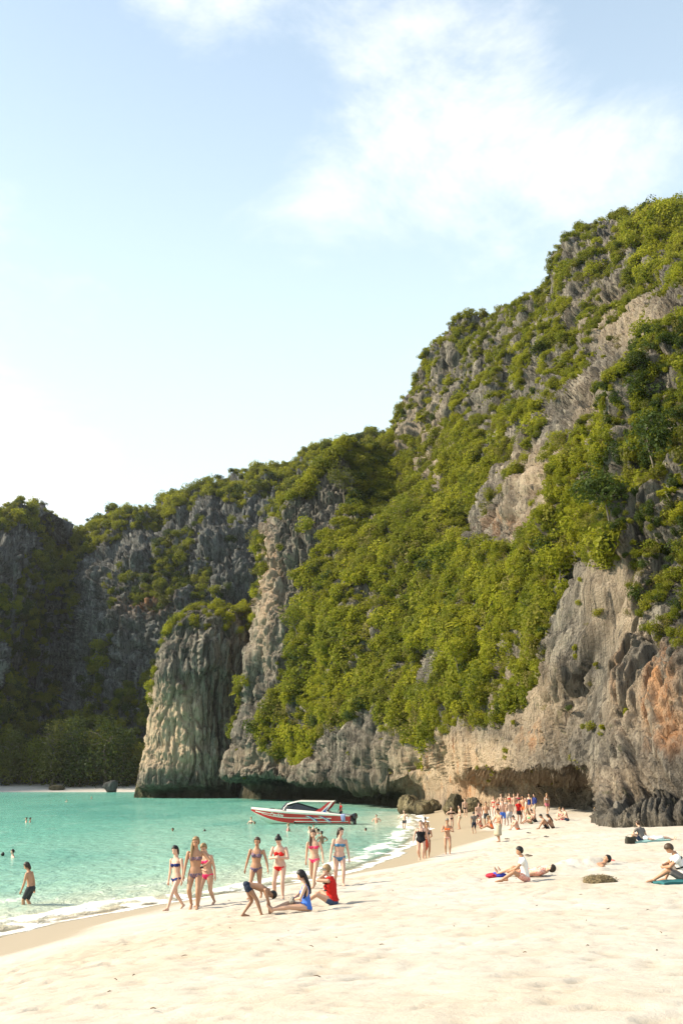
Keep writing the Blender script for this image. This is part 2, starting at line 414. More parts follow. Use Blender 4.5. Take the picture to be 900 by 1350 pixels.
def karst(S, n, amp, soft=1.0):
    x, y, z = S[..., 0], S[..., 1], S[..., 2]
    wx = x + 1.6 * perlin(x * .12, y * .12, z * .07) + .5 * perlin(x * .5, y * .5, z * .3); wy = y + 1.6 * perlin(x * .12 + 9, y * .12, z * .07) + .5 * perlin(x * .5 + 4, y * .5, z * .3)
    wz = z + 1.5 * perlin(x * .2, y * .2, z * .2 + 5)
    d = 2.3 * fbm(x * .055, y * .055, z * .045, 3)
    # upright broken pillars and blocks: each cell stands a little in or out, cracks between
    f1, f2, r1 = worley(wx * .20, wy * .20, wz * .045, 0)
    d = d + 2.4 * (r1 - .5) - 1.1 * np.exp(-((f2 - f1) / .10) ** 2) - .5 * f1
    f1, f2, r2 = worley(wx * .52, wy * .52, wz * .12, 31)
    d = d + 1.0 * (r2 - .5) - .7 * np.exp(-((f2 - f1) / .13) ** 2) - .3 * f1
    if soft > .3:
        f1, f2, r3 = worley(wx * 1.2, wy * 1.2, wz * .42, 77)
        d = d + soft * (.42 * (r3 - .5) - .22 * np.exp(-((f2 - f1) / .18) ** 2))
    # narrow vertical flutes
    q = perlin(wx * .85, wy * .85, z * .05)
    d = d - .5 * np.exp(-(q / .14) ** 2)
    lz = z * .22 + 0.9 * perlin(x * .06, y * .06, z * .06)
    d = d + 0.4 * soft * (np.abs((lz % 1.0) - .5) * 2 - .5)
    fine = 0.16 * fbm(x * 1.5, y * 1.5, z * .8, 2, .6)
    return S + n * ((d * amp) + fine)[..., None]

# main massif: one row of points per column, from the beach / water line up over the ridge and down behind it
T = [  # columns: (px, py, metres)   rows: contact, notch, lip, lower face, slope, slope, foot, upper foot, upper face, ridge, behind, behind low
 [(345,1047,250),(345,1036,250),(345,1020,248),(350,985,248),(358,920,248),(362,830,248),(368,790,248),(370,775,249),(373,760,250),(376,748,252),(380,760,262),(385,900,275)],
 [(312,1050,222),(314,1036,223),(293,1022,204),(303,985,205),(318,920,207),(329,830,210),(333,770,213),(335,740,214),(340,716,216),(347,697,219),(372,720,240),(380,900,262)],
 [(352,1051,213),(352,1036,214),(332,1025,193),(338,980,193),(348,910,196),(356,820,200),(363,740,204),(370,705,207),(378,676,210),(388,655,214),(410,670,240),(420,900,265)],
 [(385,1052,206),(385,1037,207),(370,1029,186),(374,985,187),(382,905,190),(390,800,195),(402,715,202),(415,670,208),(432,625,216),(452,586,226),(470,600,250),(470,900,280)],
 [(426,1054,192),(426,1040,194),(413,1032,172),(416,985,174),(422,895,178),(430,790,185),(440,710,196),(455,665,205),(470,628,218),(488,597,236),(515,612,262),(515,900,290)],
 [(462,1056,179),(462,1042,181),(450,1033,160),(452,985,162),(457,890,167),(465,780,176),(480,700,190),(495,655,212),(505,622,232),(516,568,248),(535,575,275),(530,900,300)],
 [(498,1058,167),(498,1044,169),(490,1034,150),(492,985,151),(498,890,156),(508,780,166),(518,700,182),(520,640,222),(524,580,238),(547,513,252),(575,520,280),(575,900,310)],
 [(545,1064,144),(545,1048,145),(541,1022,137),(541,985,135),(548,890,141),(556,790,150),(565,700,168),(570,635,200),(578,540,222),(600,432,240),(630,450,275),(630,900,320)],
 [(592,1064,124),(592,1040,124),(592,1012,121),(592,960,118),(598,880,124),(606,780,134),(615,700,150),(620,630,172),(630,520,202),(655,403,228),(690,420,270),(690,900,320)],
 [(642,1058,116),(642,1036,117),(640,1012,99),(642,950,98),(648,850,104),(655,750,114),(662,680,127),(670,610,148),(682,500,178),(705,374,210),(740,390,255),(740,900,310)],
 [(708,1061,103),(706,1036,103),(700,1016,80),(700,930,80),(705,830,86),(710,740,95),(716,665,106),(724,590,126),(735,470,160),(757,303,196),(790,330,245),(790,900,300)],
 [(770,1066,90),(768,1043,90),(755,1008,73),(757,900,74),(760,800,78),(764,720,83),(770,650,89),(786,560,104),(800,420,145),(815,272,188),(850,300,240),(850,900,300)],
 [(803,1083,61),(800,1056,64.6),(797,1000,67),(797,880,69),(798,790,71.5),(802,690,76),(810,590,82),(822,490,91),(845,370,135),(852,260,182),(890,285,235),(890,900,300)],
 [(860,1083,58),(860,1055,61.2),(858,1000,62.5),(858,880,65.5),(860,780,68),(864,650,72),(870,510,79),(882,415,86),(895,334,125),(905,266,175),(930,290,230),(930,900,300)],
 [(930,1084,55),(930,1055,57.6),(928,1000,58),(928,880,61),(930,770,63),(934,620,65),(940,470,72),(950,380,79),(960,320,120),(975,300,170),(990,310,230),(990,900,300)],
 [(1100,1086,50),(1100,1052,54),(1098,1000,50),(1098,880,52),(1100,770,55),(1104,620,60),(1110,450,68),(1120,380,74),(1130,350,110),(1145,330,160),(1160,350,220),(1160,900,300)],
 [(1500,1090,44),(1500,1052,47),(1498,1000,45),(1498,880,47),(1500,770,50),(1504,620,55),(1510,450,62),(1520,400,68),(1530,390,100),(1545,380,150),(1560,400,210),(1560,900,290)],
]
ctrl = []
for c in T:
    c = [(a - (8 if i_ >= 7 and 495 < a < 560 else 0), b_ + ((19 if a > 780 else 9 if a > 620 else 2) if 8 <= i_ <= 10 else 0), d_) for i_, (a, b_, d_) in enumerate(c)]
    pts = [P(*p) for p in c]
    b = pts[0].copy(); b[2] = -4.0
    e = pts[-1].copy(); e[2] = -4.0
    ctrl.append([b] + pts + [e])
UC = [10, 34, 46, 46, 46, 48, 54, 52, 54, 58, 62, 48, 56, 46, 26, 12]
VC = [6, 16, 18, 46, 62, 76, 66, 56, 76, 92, 10, 6, 3]
S0 = build_sheet(ctrl, UC, VC)
n0 = -normals(S0)
# make sure the normals face the viewer's side
if np.mean(n0[..., 1]) > 0: n0 = -n0
px0, py0 = project(S0)
# the low wall on the beach is smoother and flowing, the ribs there bend outwards
lowwall = sstep(560, 640, px0) * sstep(930, 1000, py0)
low_rows = np.zeros(S0.shape[1]); low_rows[:VC[0] + VC[1] + VC[2]] = 1.0
low_rows = np.convolve(np.pad(low_rows, 10, mode='edge'), np.ones(21) / 21, 'valid')[None, :] * np.ones((S0.shape[0], 1))
calm = np.maximum(lowwall, low_rows)[..., None]
S = karst(S0, n0, (1.0 - .62 * calm[..., 0]) * (1 - .42 * sstep(610, 700, px0) * sstep(690, 800, py0)), soft=1.0)
# flowing dripstone ribs on the beach wall
rib_c = S0[..., 0] - S0[..., 1] - .13 * np.maximum(0, 11 - S0[..., 2]) ** 1.8
ribs = ridged(rib_c * .30, S0[..., 2] * .05, rib_c * 0 + 2.5, 3, .62)
ribzone = sstep(600, 700, px0) * sstep(800, 900, py0)
S = S + n0 * ((0.50 * ribs - .45 * np.exp(-(perlin(rib_c * .75 + 8, S0[..., 2] * .05, rib_c * 0 + 6) / .12) ** 2) - .25 * np.exp(-(perlin(rib_c * 1.7, S0[..., 2] * .10, rib_c * 0 + 1) / .15) ** 2)) * ribzone)[..., None]
nu, nv = S.shape[:2]
def soften(A_, k):
    for ax in (0, 1):
        c = np.cumsum(np.pad(A_, [(k + 1, k) if i == ax else (0, 0) for i in range(3)], mode='edge'), axis=ax)
        A_ = (np.take(c, np.arange(2 * k + 1, c.shape[ax]), ax) - np.take(c, np.arange(0, c.shape[ax] - 2 * k - 1), ax)) / (2 * k + 1)
    return A_
edge_on = .8 * (sstep(748, 764, px0) * sstep(812, 798, px0) * sstep(640, 700, py0) * sstep(1000, 960, py0))[..., None]
S = S * (1 - edge_on) + soften(S, 3) * edge_on
px, py = project(S0)
massif = mesh_obj('cliff', S.reshape(-1, 3), grid_faces(nu, nv), M['rock'], smooth=False)
tag(massif, 'tall limestone cliff with green scrub rising over the beach', kind='structure')

# where bare rock shows
ROCKS = [  # polygon in photo pixels, bare share
 ([(345,690),(378,672),(450,590),(470,585),(470,640),(440,690),(398,745),(385,800),(362,850),(362,905),(332,960),(300,990),(318,900),(330,800)], .78),
 ([(285,1060),(293,985),(330,968),(352,1000),(395,1010),(418,965),(470,955),(500,945),(520,975),(560,985),(560,1080)], .97),
 ([(470,760),(500,745),(505,790),(480,845),(468,820)], .6),
 ([(540,560),(513,640),(520,560),(546,512),(598,440),(600,500),(585,570),(590,660),(560,650)], .66),
 ([(640,620),(700,560),(742,515),(790,440),(850,375),(885,362),(880,400),(812,490),(782,560),(752,645),(700,690),(668,722),(600,725),(590,690),(635,650)], .86),
 ([(735,350),(765,300),(830,272),(835,300),(775,345),(742,368)], .66),
 ([(690,520),(715,470),(730,480),(720,530),(700,545)], .7),
 ([(545,1100),(545,980),(600,965),(640,955),(700,885),(735,800),(742,700),(770,740),(800,735),(835,850),(900,858),(1600,850),(1600,1200),(545,1200)], .95),
 ([(548,905),(560,855),(585,862),(578,905)], .75),
 ([(650,600),(690,640),(740,640),(700,600)], .9),
]
bare = 0.16 + 0.36 * sstep(680, 560, py) * sstep(470, 520, px)
for poly, w in ROCKS:
    bare = np.where(inpoly(px, py, poly), np.maximum(bare, w), bare)
# soften the polygon edges
def blur(a, k=7):
    for ax in (0, 1):
        c = np.cumsum(np.pad(a, [(k + 1, k) if i == ax else (0, 0) for i in (0, 1)], mode='edge'), axis=ax)
        a = (np.take(c, np.arange(2 * k + 1, c.shape[ax]), ax) - np.take(c, np.arange(0, c.shape[ax] - 2 * k - 1), ax)) / (2 * k + 1)
    return a
VEG = [(758,655),(785,572),(822,492),(885,412),(960,380),(1300,380),(1300,835),(840,850),(828,800),(805,728),(770,738),(752,700)]
bare = np.where(inpoly(px, py, VEG), -.12, bare)
bare = blur(bare, 6)
x_, y_, z_ = S[..., 0], S[..., 1], S[..., 2]
nzv = fbm(x_ * .16, y_ * .16, z_ * .085, 4, .65)
nzv2 = fbm(x_ * .05 + 40, y_ * .05, z_ * .05, 2)
nS = normals(S); nS *= np.sign(np.sum(nS * n0, -1, keepdims=True))
slope_up = nS[..., 2]
streaks = perlin(x_ * .33 + 60, y_ * .33, z_ * .035) * sstep(700, 600, py) * sstep(480, 530, px)
veg_p = 1.0 - bare + 0.42 * nzv + 0.42 * streaks + 0.16 * slope_up - 0.03
# stains, pale patches, tide mark
def spots(lst):
    a = np.zeros(px.shape)
    for cx, cy, rx, ry, w in lst:
        a = np.maximum(a, w * np.exp(-(((px - cx) / rx) ** 2 + ((py - cy) / ry) ** 2) ** 1.5))
    return a
stain = spots([(555,1010,22,36,1),(595,1015,40,36,1),(625,1035,36,24,1),(690,1045,50,14,.6),(870,915,20,65,1),(880,960,30,35,.6),(735,635,14,12,.9),(690,965,16,22,.7),(660,690,30,16,.3),(820,905,10,50,.4),(955,900,40,70,.4),(350,760,14,60,.3)])
cream = spots([(580,1010,70,50,1),(640,1040,36,26,1),(720,625,60,40,.75),(690,930,60,70,.6),(700,680,40,35,.6),(800,800,35,90,.55),(850,930,60,50,.5),(345,790,16,90,.6),(560,590,40,70,.35),(820,420,60,40,.5),(640,1000,50,30,.9),(700,1040,80,26,.7),(780,560,30,60,.5),(350,1000,60,22,.35),(820,1030,60,25,.35)])
tide = np.clip((1.0 - sstep(0.5, 5.5, z_ + 1.2 * nzv)) * (1 - sstep(535, 575, px)) + (1 - sstep(0.5, 2.6, z_ + 0.7 * nzv - 0.4)) * sstep(780, 800, px) * .3 + spots([(735, 1050, 45, 18, .5)]), 0, 1)  # last spot also darkens a patch inside the beach cave
attr(massif, 'stain', stain); attr(massif, 'cream', cream); attr(massif, 'tide', tide)

def cell_area(S):
    du = np.zeros(S.shape[:2]); dv = np.zeros(S.shape[:2])
    du[:-1] = np.linalg.norm(np.diff(S, axis=0), axis=-1); dv[:, :-1] = np.linalg.norm(np.diff(S, axis=1), axis=-1)
    return np.minimum(du * dv, 40)
def pick(prob):
    return rng.random(prob.shape) < prob
area = cell_area(S0)
rowidx = np.arange(nv)[None, :] / nv
keep = (px > 255) & (px < 1250) & (py > 180) & (np.arange(nv)[None, :] < nv - 6) & (z_ > 4)
dist = S[..., 1]
dens = 1.55 * np.clip(120 / dist, .55, 1.35) * (1 + .7 * sstep(640, 540, py))            # bushes per square metre
pv = sstep(0.42, 0.62, veg_p) * area * dens * keep
sel = pick(pv)
pts = S[sel] + n0[sel] * 0.25 + np.array((0, 0, 0.25))
m = sel.sum()
yel = nzv2[sel] + rng.normal(0, .25, m)
# the flank on the right and the gully get more dark-leaved bushes
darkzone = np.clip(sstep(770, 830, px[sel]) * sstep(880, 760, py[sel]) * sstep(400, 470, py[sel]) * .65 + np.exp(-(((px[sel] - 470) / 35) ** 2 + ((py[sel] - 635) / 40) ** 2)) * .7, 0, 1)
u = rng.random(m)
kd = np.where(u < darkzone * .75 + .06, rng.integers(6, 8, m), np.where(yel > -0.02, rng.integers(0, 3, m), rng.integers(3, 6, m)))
u2 = rng.random(m); kd = np.where(u2 < .05, 9, np.where(u2 < .15, 10, np.where(u2 < .27, 11, kd)))
szs = rng.gamma(3.6, 1 / 3.6, m) * np.clip(dist[sel] / 125, .55, 1.35) * .84
szs = szs * (1 - .42 * sstep(640, 540, py[sel]) * sstep(870, 800, px[sel]))      # low wind-cut scrub near the top
szs = np.where((rng.random(m) < .05) & (dist[sel] > 100), szs * 1.7, szs)
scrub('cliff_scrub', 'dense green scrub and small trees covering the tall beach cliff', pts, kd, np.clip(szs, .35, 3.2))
# sparse tufts clinging to the bare faces
drape = sstep(640, 680, px) * sstep(850, 800, px) * sstep(700, 760, py) * sstep(985, 940, py) * (perlin(x_ * .5, y_ * .5, z_ * .06) > .12)
pt = (veg_p < 0.5) * area * (0.035 * sstep(-.1, .35, nzv) + .22 * drape) * keep
sel = pick(pt); m = sel.sum()
scrub('cliff_tuft', 'small tufts clinging to the bare rock of the beach cliff', S[sel] + n0[sel] * .1, rng.choice([0, 8, 8, 8, 10], m), rng.uniform(.16, .5, m))

# far ridge across the bay
Fsky = [(-700,900,300),(-420,800,330),(-200,700,370),(-80,668,395),(0,668,410),(42,669,420),(62,692,440),(88,712,470),(108,704,455),(160,681,440),(240,662,435),(300,636,432),(400,598,435),(470,580,440),(530,577,450),(640,610,470)]  # unseen left columns have their crest height set to shade the far trees
Fbase = [(-700,1029,225),(-420,1029,262),(-200,1029,300),(-80,1029,318),(0,1029,328),(42,1029,332),(62,1029,340),(88,1029,345),(108,1029,342),(160,1029,338),(240,1029,335),(300,1029,330),(400,1029,330),(470,1029,330),(530,1029,330),(640,1029,330)]
ctrl = []
for i, ((sx, sy, sd), (bx, by, bd)) in enumerate(zip(Fsky, Fbase)):
    col = []
    gul = math.exp(-((bx - 60) / 45.0) ** 2)
    for k, (fy, fd) in enumerate([(0, 0), (.12, .10), (.28, .22), (.42, .30), (.62, .38), (.80, .50), (.92, .72), (1.0, 1.0)]):
        py_ = by + (sy - by) * fy; px_ = bx + (sx - bx) * fy
        if -10 < bx < 120: px_ -= 55 * gul * (1 - fy) * .8 * (1 if bx < 100 else .5)
        d_ = bd + (sd - bd) * fd + 16 * gul * math.sin(math.pi * min(fy, 1)) 
        col.append(P(px_, py_, d_))
    b = col[0].copy(); b[2] = -4
    e = col[-1] + np.array((10, 45, -10)); e2 = e + np.array((10, 60, 0)); e2[2] = -4
    ctrl.append([b] + col + [e, e2])
F0 = build_sheet(ctrl, [14, 14, 18, 24, 18, 14, 14, 12, 24, 34, 30, 46, 40, 30, 20], [4, 30, 40, 46, 60, 56, 40, 26, 6, 3])
fn = normals(F0)
if np.mean(fn[..., 1]) > 0: fn = -fn
F = karst(F0, fn, 1.9, soft=1.0)
fpx, fpy = project(F0)
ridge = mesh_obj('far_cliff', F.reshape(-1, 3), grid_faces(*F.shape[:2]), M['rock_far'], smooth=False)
tag(ridge, 'shaded grey limestone ridge across the bay', kind='structure')
zz = np.zeros(fpx.shape); attr(ridge, 'stain', zz + np.exp(-(((fpx - 190) / 30) ** 2 + ((fpy - 790) / 14) ** 2)) * .5); attr(ridge, 'cream', zz); attr(ridge, 'tide', zz)
fx, fy_, fz = F[..., 0], F[..., 1], F[..., 2]
skyl = np.interp(fpx, [a[0] for a in Fsky], [a[1] for a in Fsky])
rel = (1029 - fpy) / (1029 - skyl)
fnz = fbm(fx * .035, fy_ * .035, fz * .022, 4, .6)
vegF = 0.50 + 0.95 * fnz
vegF = np.maximum(vegF, sstep(.36, .22, rel + .10 * fnz) * 1.2)
vegF = np.maximum(vegF, sstep(.90, .97, rel + .06 * fnz + .05 * sstep(300, 420, fpx)) * 1.1)
gl = np.abs(fpx - (90 - 100 * np.clip((fpy - 700) / 330, 0, 1)))
vegF = np.maximum(vegF, sstep(30, 14, gl + 22 * fnz) * 1.0)
farea = cell_area(F0)
fk = (fpx > -260) & (fpx < 620) & (fz > 2.5) & (np.arange(F.shape[1])[None, :] < F.shape[1] - 7)
sel = pick(sstep(.55, .75, vegF) * farea * .27 * fk); m = sel.sum()
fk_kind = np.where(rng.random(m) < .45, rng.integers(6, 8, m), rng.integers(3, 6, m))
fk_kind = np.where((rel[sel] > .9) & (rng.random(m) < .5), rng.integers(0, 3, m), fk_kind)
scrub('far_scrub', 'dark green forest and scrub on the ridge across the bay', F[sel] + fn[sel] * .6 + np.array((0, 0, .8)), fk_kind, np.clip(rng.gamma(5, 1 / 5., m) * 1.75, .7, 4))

# rock tower standing in the bay
prof = [ # z-row: left px, right px, py, depth radius
 (180,330,1056,11,232),(186,330,1046,10,233),(178,318,1034,11.5,231),(184,312,1012,12,231),(192,312,980,12,231),(197,318,940,12,231),(203,324,895,12,231),(210,330,860,11.5,231),(219,333,838,10.5,231),(236,334,816,8.5,231),(262,333,801,5.5,231),(288,322,793,2.5,231)]
na = 330
rows = []
for (l_, r_, yy, rd, dd) in prof:
    a = P(l_, yy, dd); b = P(r_, yy, dd); c = (a + b) / 2; rx = (b[0] - a[0]) / 2
    th = np.linspace(0, 2 * math.pi, na, endpoint=False)
    sq = lambda t: np.sign(t) * np.abs(t) ** .8
    rows.append(np.stack([c[0] + rx * sq(np.cos(th)), c[1] + rd * sq(np.sin(th)) + 0 * th, np.full(na, c[2])], 1))
rows[0][:, 2] = -4
rows = np.array(rows)
rs = pchip(np.arange(len(prof)), rows, knots([6, 10, 22, 28, 34, 36, 36, 24, 20, 14, 10]))
rs = np.swapaxes(rs, 0, 1)
cen = rs.mean(axis=0, keepdims=True)
tn = rs - cen; tn[..., 2] = 0; tn /= np.linalg.norm(tn, axis=-1, keepdims=True) + 1e-9
tn[:, -20:, 2] += np.linspace(0, 1.2, 20); tn /= np.linalg.norm(tn, axis=-1, keepdims=True)
Tn = karst(rs, tn, .62, 1.5)
na_, nb_ = Tn.shape[:2]
idx = np.arange(na_ * nb_).reshape(na_, nb_)
q = np.stack([idx, np.roll(idx, -1, 0), np.roll(np.roll(idx, -1, 0), -1, 1), np.roll(idx, -1, 1)], -1)[:, :-1].reshape(-1, 4)
tower = mesh_obj('rock_tower', Tn.reshape(-1, 3), q, M['rock'], smooth=False)
tag(tower, 'tall free-standing limestone tower with bushes on top at the water edge', 'rock tower')
tpx, tpy = project(Tn)
attr(tower, 'stain', np.exp(-(((tpx - 235) / 12) ** 2 + ((tpy - 985) / 25) ** 2)) * .7)
attr(tower, 'cream', .9 * sstep(880, 940, tpy) * sstep(1030, 1000, tpy) * sstep(285, 240, tpx)); attr(tower, 'tide', 1 - sstep(.5, 4.5, Tn[..., 2]))  # cream tint on the lower left paints in the tower's sunlit part
tz = (tpy < 835) * 1.0 * sstep(850, 815, tpy + 10 * perlin(Tn[..., 0] * .2, Tn[..., 1] * .2, Tn[..., 2] * .2)) + .8 * (np.abs(np.linspace(0, 2 * math.pi, na, endpoint=False)[:, None] - math.pi) < .6) * sstep(960, 900, tpy) * (perlin(Tn[..., 0] * .15, Tn[..., 1] * .15, Tn[..., 2] * .15) > -.15)
tarea = cell_area(rs)
sel = pick(tz * tarea * .42); m = sel.sum()
scrub('tower_scrub', 'sunlit yellow green bushes crowning the rock tower', Tn[sel] + tn[sel] * .3, rng.choice([0, 1, 2, 0, 3], m), rng.gamma(4, .25, m).clip(.4, 2.0) * .95)
# ------------------------------------------------------------------ beach and water
SH_Y = [-400, -60, 0, 12, 22, 29, 33.5, 36.4, 40, 45, 48, 58, 69, 92, 123, 150, 190, 400]
SH_X = [-60, -34, -19, -14.6, -11.8, -9.9, -8.6, -6.9, -4.6, -1.9, -0.3, 2.1, 4.1, 6.7, 8.7, 10, 12, 14]
_sy = np.linspace(-400, 400, 4001); _sx = pchip(np.array(SH_Y, float), np.array(SH_X, float), _sy)
for _ in range(3): _sx = np.convolve(np.pad(_sx, 12, mode='edge'), np.ones(25) / 25, 'valid')
_slope = np.gradient(_sx, _sy); _cs = 1 / np.sqrt(1 + _slope ** 2)
def shore_s(x, y):
    """metres inland from the water's edge"""
    xs = np.interp(y, _sy, _sx); c = np.interp(y, _sy, _cs)
    return (x - xs) * c
def sand_base(x, y):
    s = shore_s(x, y)
    z = np.where(s > 0, 1.9 * (1 - np.exp(-(np.maximum(s, 0) / 11.0) ** 1.3)) + 0.035 * np.minimum(s, 6), np.maximum(0.11 * s, -6.0))
    z = z + 0.75 * sstep(24, 2, y) * sstep(2, 14, s)
    # far strand at the foot of the ridge across the bay
    fb = np.interp(x, [-220, -140, -100, -60, -30, 0], [262, 300, 316, 318, 300, 300]) if np.ndim(x) else float(np.interp(x, [-220, -140, -100, -60, -30, 0], [262, 300, 316, 318, 300, 300]))
    zf = np.clip((y - fb) * 0.10, -6, 2.2)
    z = np.where((y > 180) & (x < 10), np.maximum(z, zf), z)
    return z
def wet_width(y): return 3.1 + 1.2 * sstep(44, 30, y) + 2.4 * sstep(40, 66, y) + 0.5 * np.sin(y * .31) + 0.25 * np.sin(y * .83 + 1)
def ground_z(x, y):
    return float(sand_base(np.float64(x), np.float64(y)))
def on_sand(px, py):
    """where the ray through a photo pixel meets the sand or the water"""
    r = np.array(pixdir(px, py)); r = r / r[1]
    ys = np.linspace(4, 420, 8400)
    zr = CAM_H + r[2] * ys; zg = np.maximum(sand_base(r[0] * ys, ys), 0.0)
    i = int(np.argmax(zr <= zg)); y = ys[i]
    return Vector((r[0] * y, y, zg[i]))
def stretch(*segs):
    out = [segs[0][0]]
    for a, b, n in segs: out += list(np.linspace(a, b, n + 1)[1:])
    return np.array(out)
gx = stretch((-1500, -400, 6), (-400, -130, 22), (-130, -30, 40), (-30, -16, 40), (-16, 17, 390), (17, 40, 60), (40, 120, 20), (120, 1500, 8))
gy = stretch((-1500, -200, 6), (-200, -10, 14), (-10, 5, 20), (5, 16, 165), (16, 34, 185), (34, 60, 110), (60, 110, 70), (110, 200, 30), (200, 345, 60), (345, 1500, 10))
GX, GY = np.meshgrid(gx, gy, indexing='ij')
GZ = sand_base(GX, GY)
gs = shore_s(GX, GY)
ww = wet_width(GY)
foot = sstep(.6, 3.2, gs - ww) * sstep(110, 60, GY) * sstep(0, 4, GY)
w1 = GX + .25 * perlin(GX * .9, GY * .9, GX * 0 + 3.3); w2 = GY + .25 * perlin(GX * .9 + 7, GY * .9, GX * 0 + 1.3)
h1 = perlin(w1 * 2.6, w2 * 2.3, GX * 0 + .5); h2 = perlin(w1 * 5.5 + 3, w2 * 4.8, GX * 0 + 2.5)
h3 = perlin(GX * .45, GY * .45, GX * 0 + 7.5); h4 = perlin(w1 * 5.4 + 11, w2 * 4.9 + 5, GX * 0 + 4.5)
dent = -np.maximum(0, h4 - .24) * .075 - np.maximum(0, -h1 - .12) * .035
crust = np.exp(-((gs - ww - 3.4) / 2.3) ** 2) * sstep(70, 40, GY)
GZ = GZ + foot * (.009 * h1 + .010 * h2 + dent) * (1 + .9 * crust) + .03 * h3 * foot + .02 * perlin(GX * .3, GY * .2, GX * 0) * sstep(0, 3, gs)
# the heap over the man buried up to his head, and the small berm at the wet edge
def heap(px, py, rx, ry, h):
    p = on_sand(px, py)
    return h * np.exp(-(((GX - p.x) / rx) ** 2 + ((GY - p.y) / ry) ** 2) ** 1.2)
GZ = GZ + heap(770, 1141, .95, .5, .24) * (1 + .25 * h2) + heap(738, 1146, .5, .35, .14) + heap(790, 1147, .3, .3, .10)
GZ = GZ + .05 * np.exp(-((gs - ww) / .5) ** 2) * sstep(20, 30, GY) * sstep(70, 50, GY)
sand = mesh_obj('sand', np.stack([GX, GY, GZ], -1).reshape(-1, 3), grid_faces(len(gx), len(gy)), None)
tag(sand, kind='structure', label='pale sand beach and sea bed')
attr(sand, 'wet', np.clip(sstep(.45, -.45, gs - ww - .35 * perlin(GX * .5, GY * .35, GX * 0 + 8.1)), 0, 1) * (GY < 160))
attr(sand, 'trodden', foot * np.clip(.35 + .5 * crust + .6 * h3, 0, 1))
attr(sand, 'dent', np.clip(-(dent + .02 * h1) * 16, 0, 1) * foot)
m, n, l, b = new_mat('coral_sand')
g = N(n, 'ShaderNodeNewGeometry').outputs['Position']
A = lambda nm: N(n, 'ShaderNodeAttribute', attribute_name=nm).outputs['Fac']
c1 = noise(n, l, g, .8, 6, .6); c2 = noise(n, l, g, 7.0, 6, .7); c3 = noise(n, l, g, 90.0, 3, .7)
c = mixrgb(n, l, maprange(n, l, c1, .35, .7), (.43, .398, .35), (.50, .466, .412))
c = mixrgb(n, l, maprange(n, l, c2, .40, .66, 0, .5), c, (.46, .405, .33))
c = mixrgb(n, l, maprange(n, l, c3, .58, .70, 0, .45), c, (.27, .215, .15))
tm = N(n, 'ShaderNodeMath', operation='MULTIPLY', inp={1: .55}); l.new(A('trodden'), tm.inputs[0])
c = mixrgb(n, l, tm.outputs[0], c, (.43, .335, .225))
dm = N(n, 'ShaderNodeMath', operation='MULTIPLY', inp={1: .5}); l.new(A('dent'), dm.inputs[0])
c = mixrgb(n, l, dm.outputs[0], c, (.30, .235, .155))
c = mixrgb(n, l, A('wet'), c, (.36, .29, .20))
l.new(c, b.inputs['Base Color'])
l.new(maprange(n, l, A('wet'), 0, 1, .95, .42), b.inputs['Roughness'])
l.new(maprange(n, l, A('wet'), 0, 1, .1, .32), b.inputs['Specular IOR Level'])
ad = N(n, 'ShaderNodeMath', operation='MULTIPLY_ADD', inp={1: .12}); l.new(c3, ad.inputs[0]); l.new(c2, ad.inputs[2])
bs = maprange(n, l, A('wet'), 0, 1, .55, .06)
bp = N(n, 'ShaderNodeBump', inp={'Distance': .05}); l.new(bs, bp.inputs['Strength']); l.new(ad.outputs[0], bp.inputs['Height']); l.new(bp.outputs[0], b.inputs['Normal'])
sand.data.materials.append(m)

# water: laid out along the shore, small breakers at the edge
ws = -stretch((-2.2, 6, 90), (6, 20, 70), (20, 60, 60), (60, 130, 40), (130, 400, 30), (400, 1400, 6))
wy = stretch((-1500, -100, 6), (-100, 10, 14), (10, 22, 24), (22, 60, 240), (60, 110, 150), (110, 170, 60), (170, 330, 50))
WS, WY = np.meshgrid(ws, wy, indexing='ij')
WX = np.interp(WY, _sy, _sx) + WS / np.interp(WY, _sy, _cs)
sw = shore_s(WX, WY)
al = WY + .4 * WX
edge = sw + .55 * perlin(al * .16, WX * 0, WX * 0 + 3) + .22 * perlin(al * .7, sw * .3, WX * 0)
brk = np.exp(-((edge + 1.35 + .5 * perlin(al * .11, WX * 0 + 4, WX * 0)) / .42) ** 2) * np.clip(.55 + .9 * perlin(al * .17, WX * 0 + 9, WX * 0), 0, 1)
brk2 = np.exp(-((edge + 4.6 + .9 * perlin(al * .07, WX * 0 + 14, WX * 0)) / .7) ** 2) * np.clip(.3 + 1.1 * perlin(al * .13, WX * 0 + 19, WX * 0), 0, 1)
damp = sstep(0.6, -1.0, sw)
WZ = .07 * brk + .05 * brk2 + damp * (.035 * perlin(WX * .5, WY * .22, WX * 0) * sstep(400, 120, WY) + .018 * perlin(WX * 1.3, WY * .6, WX * 0 + 5))
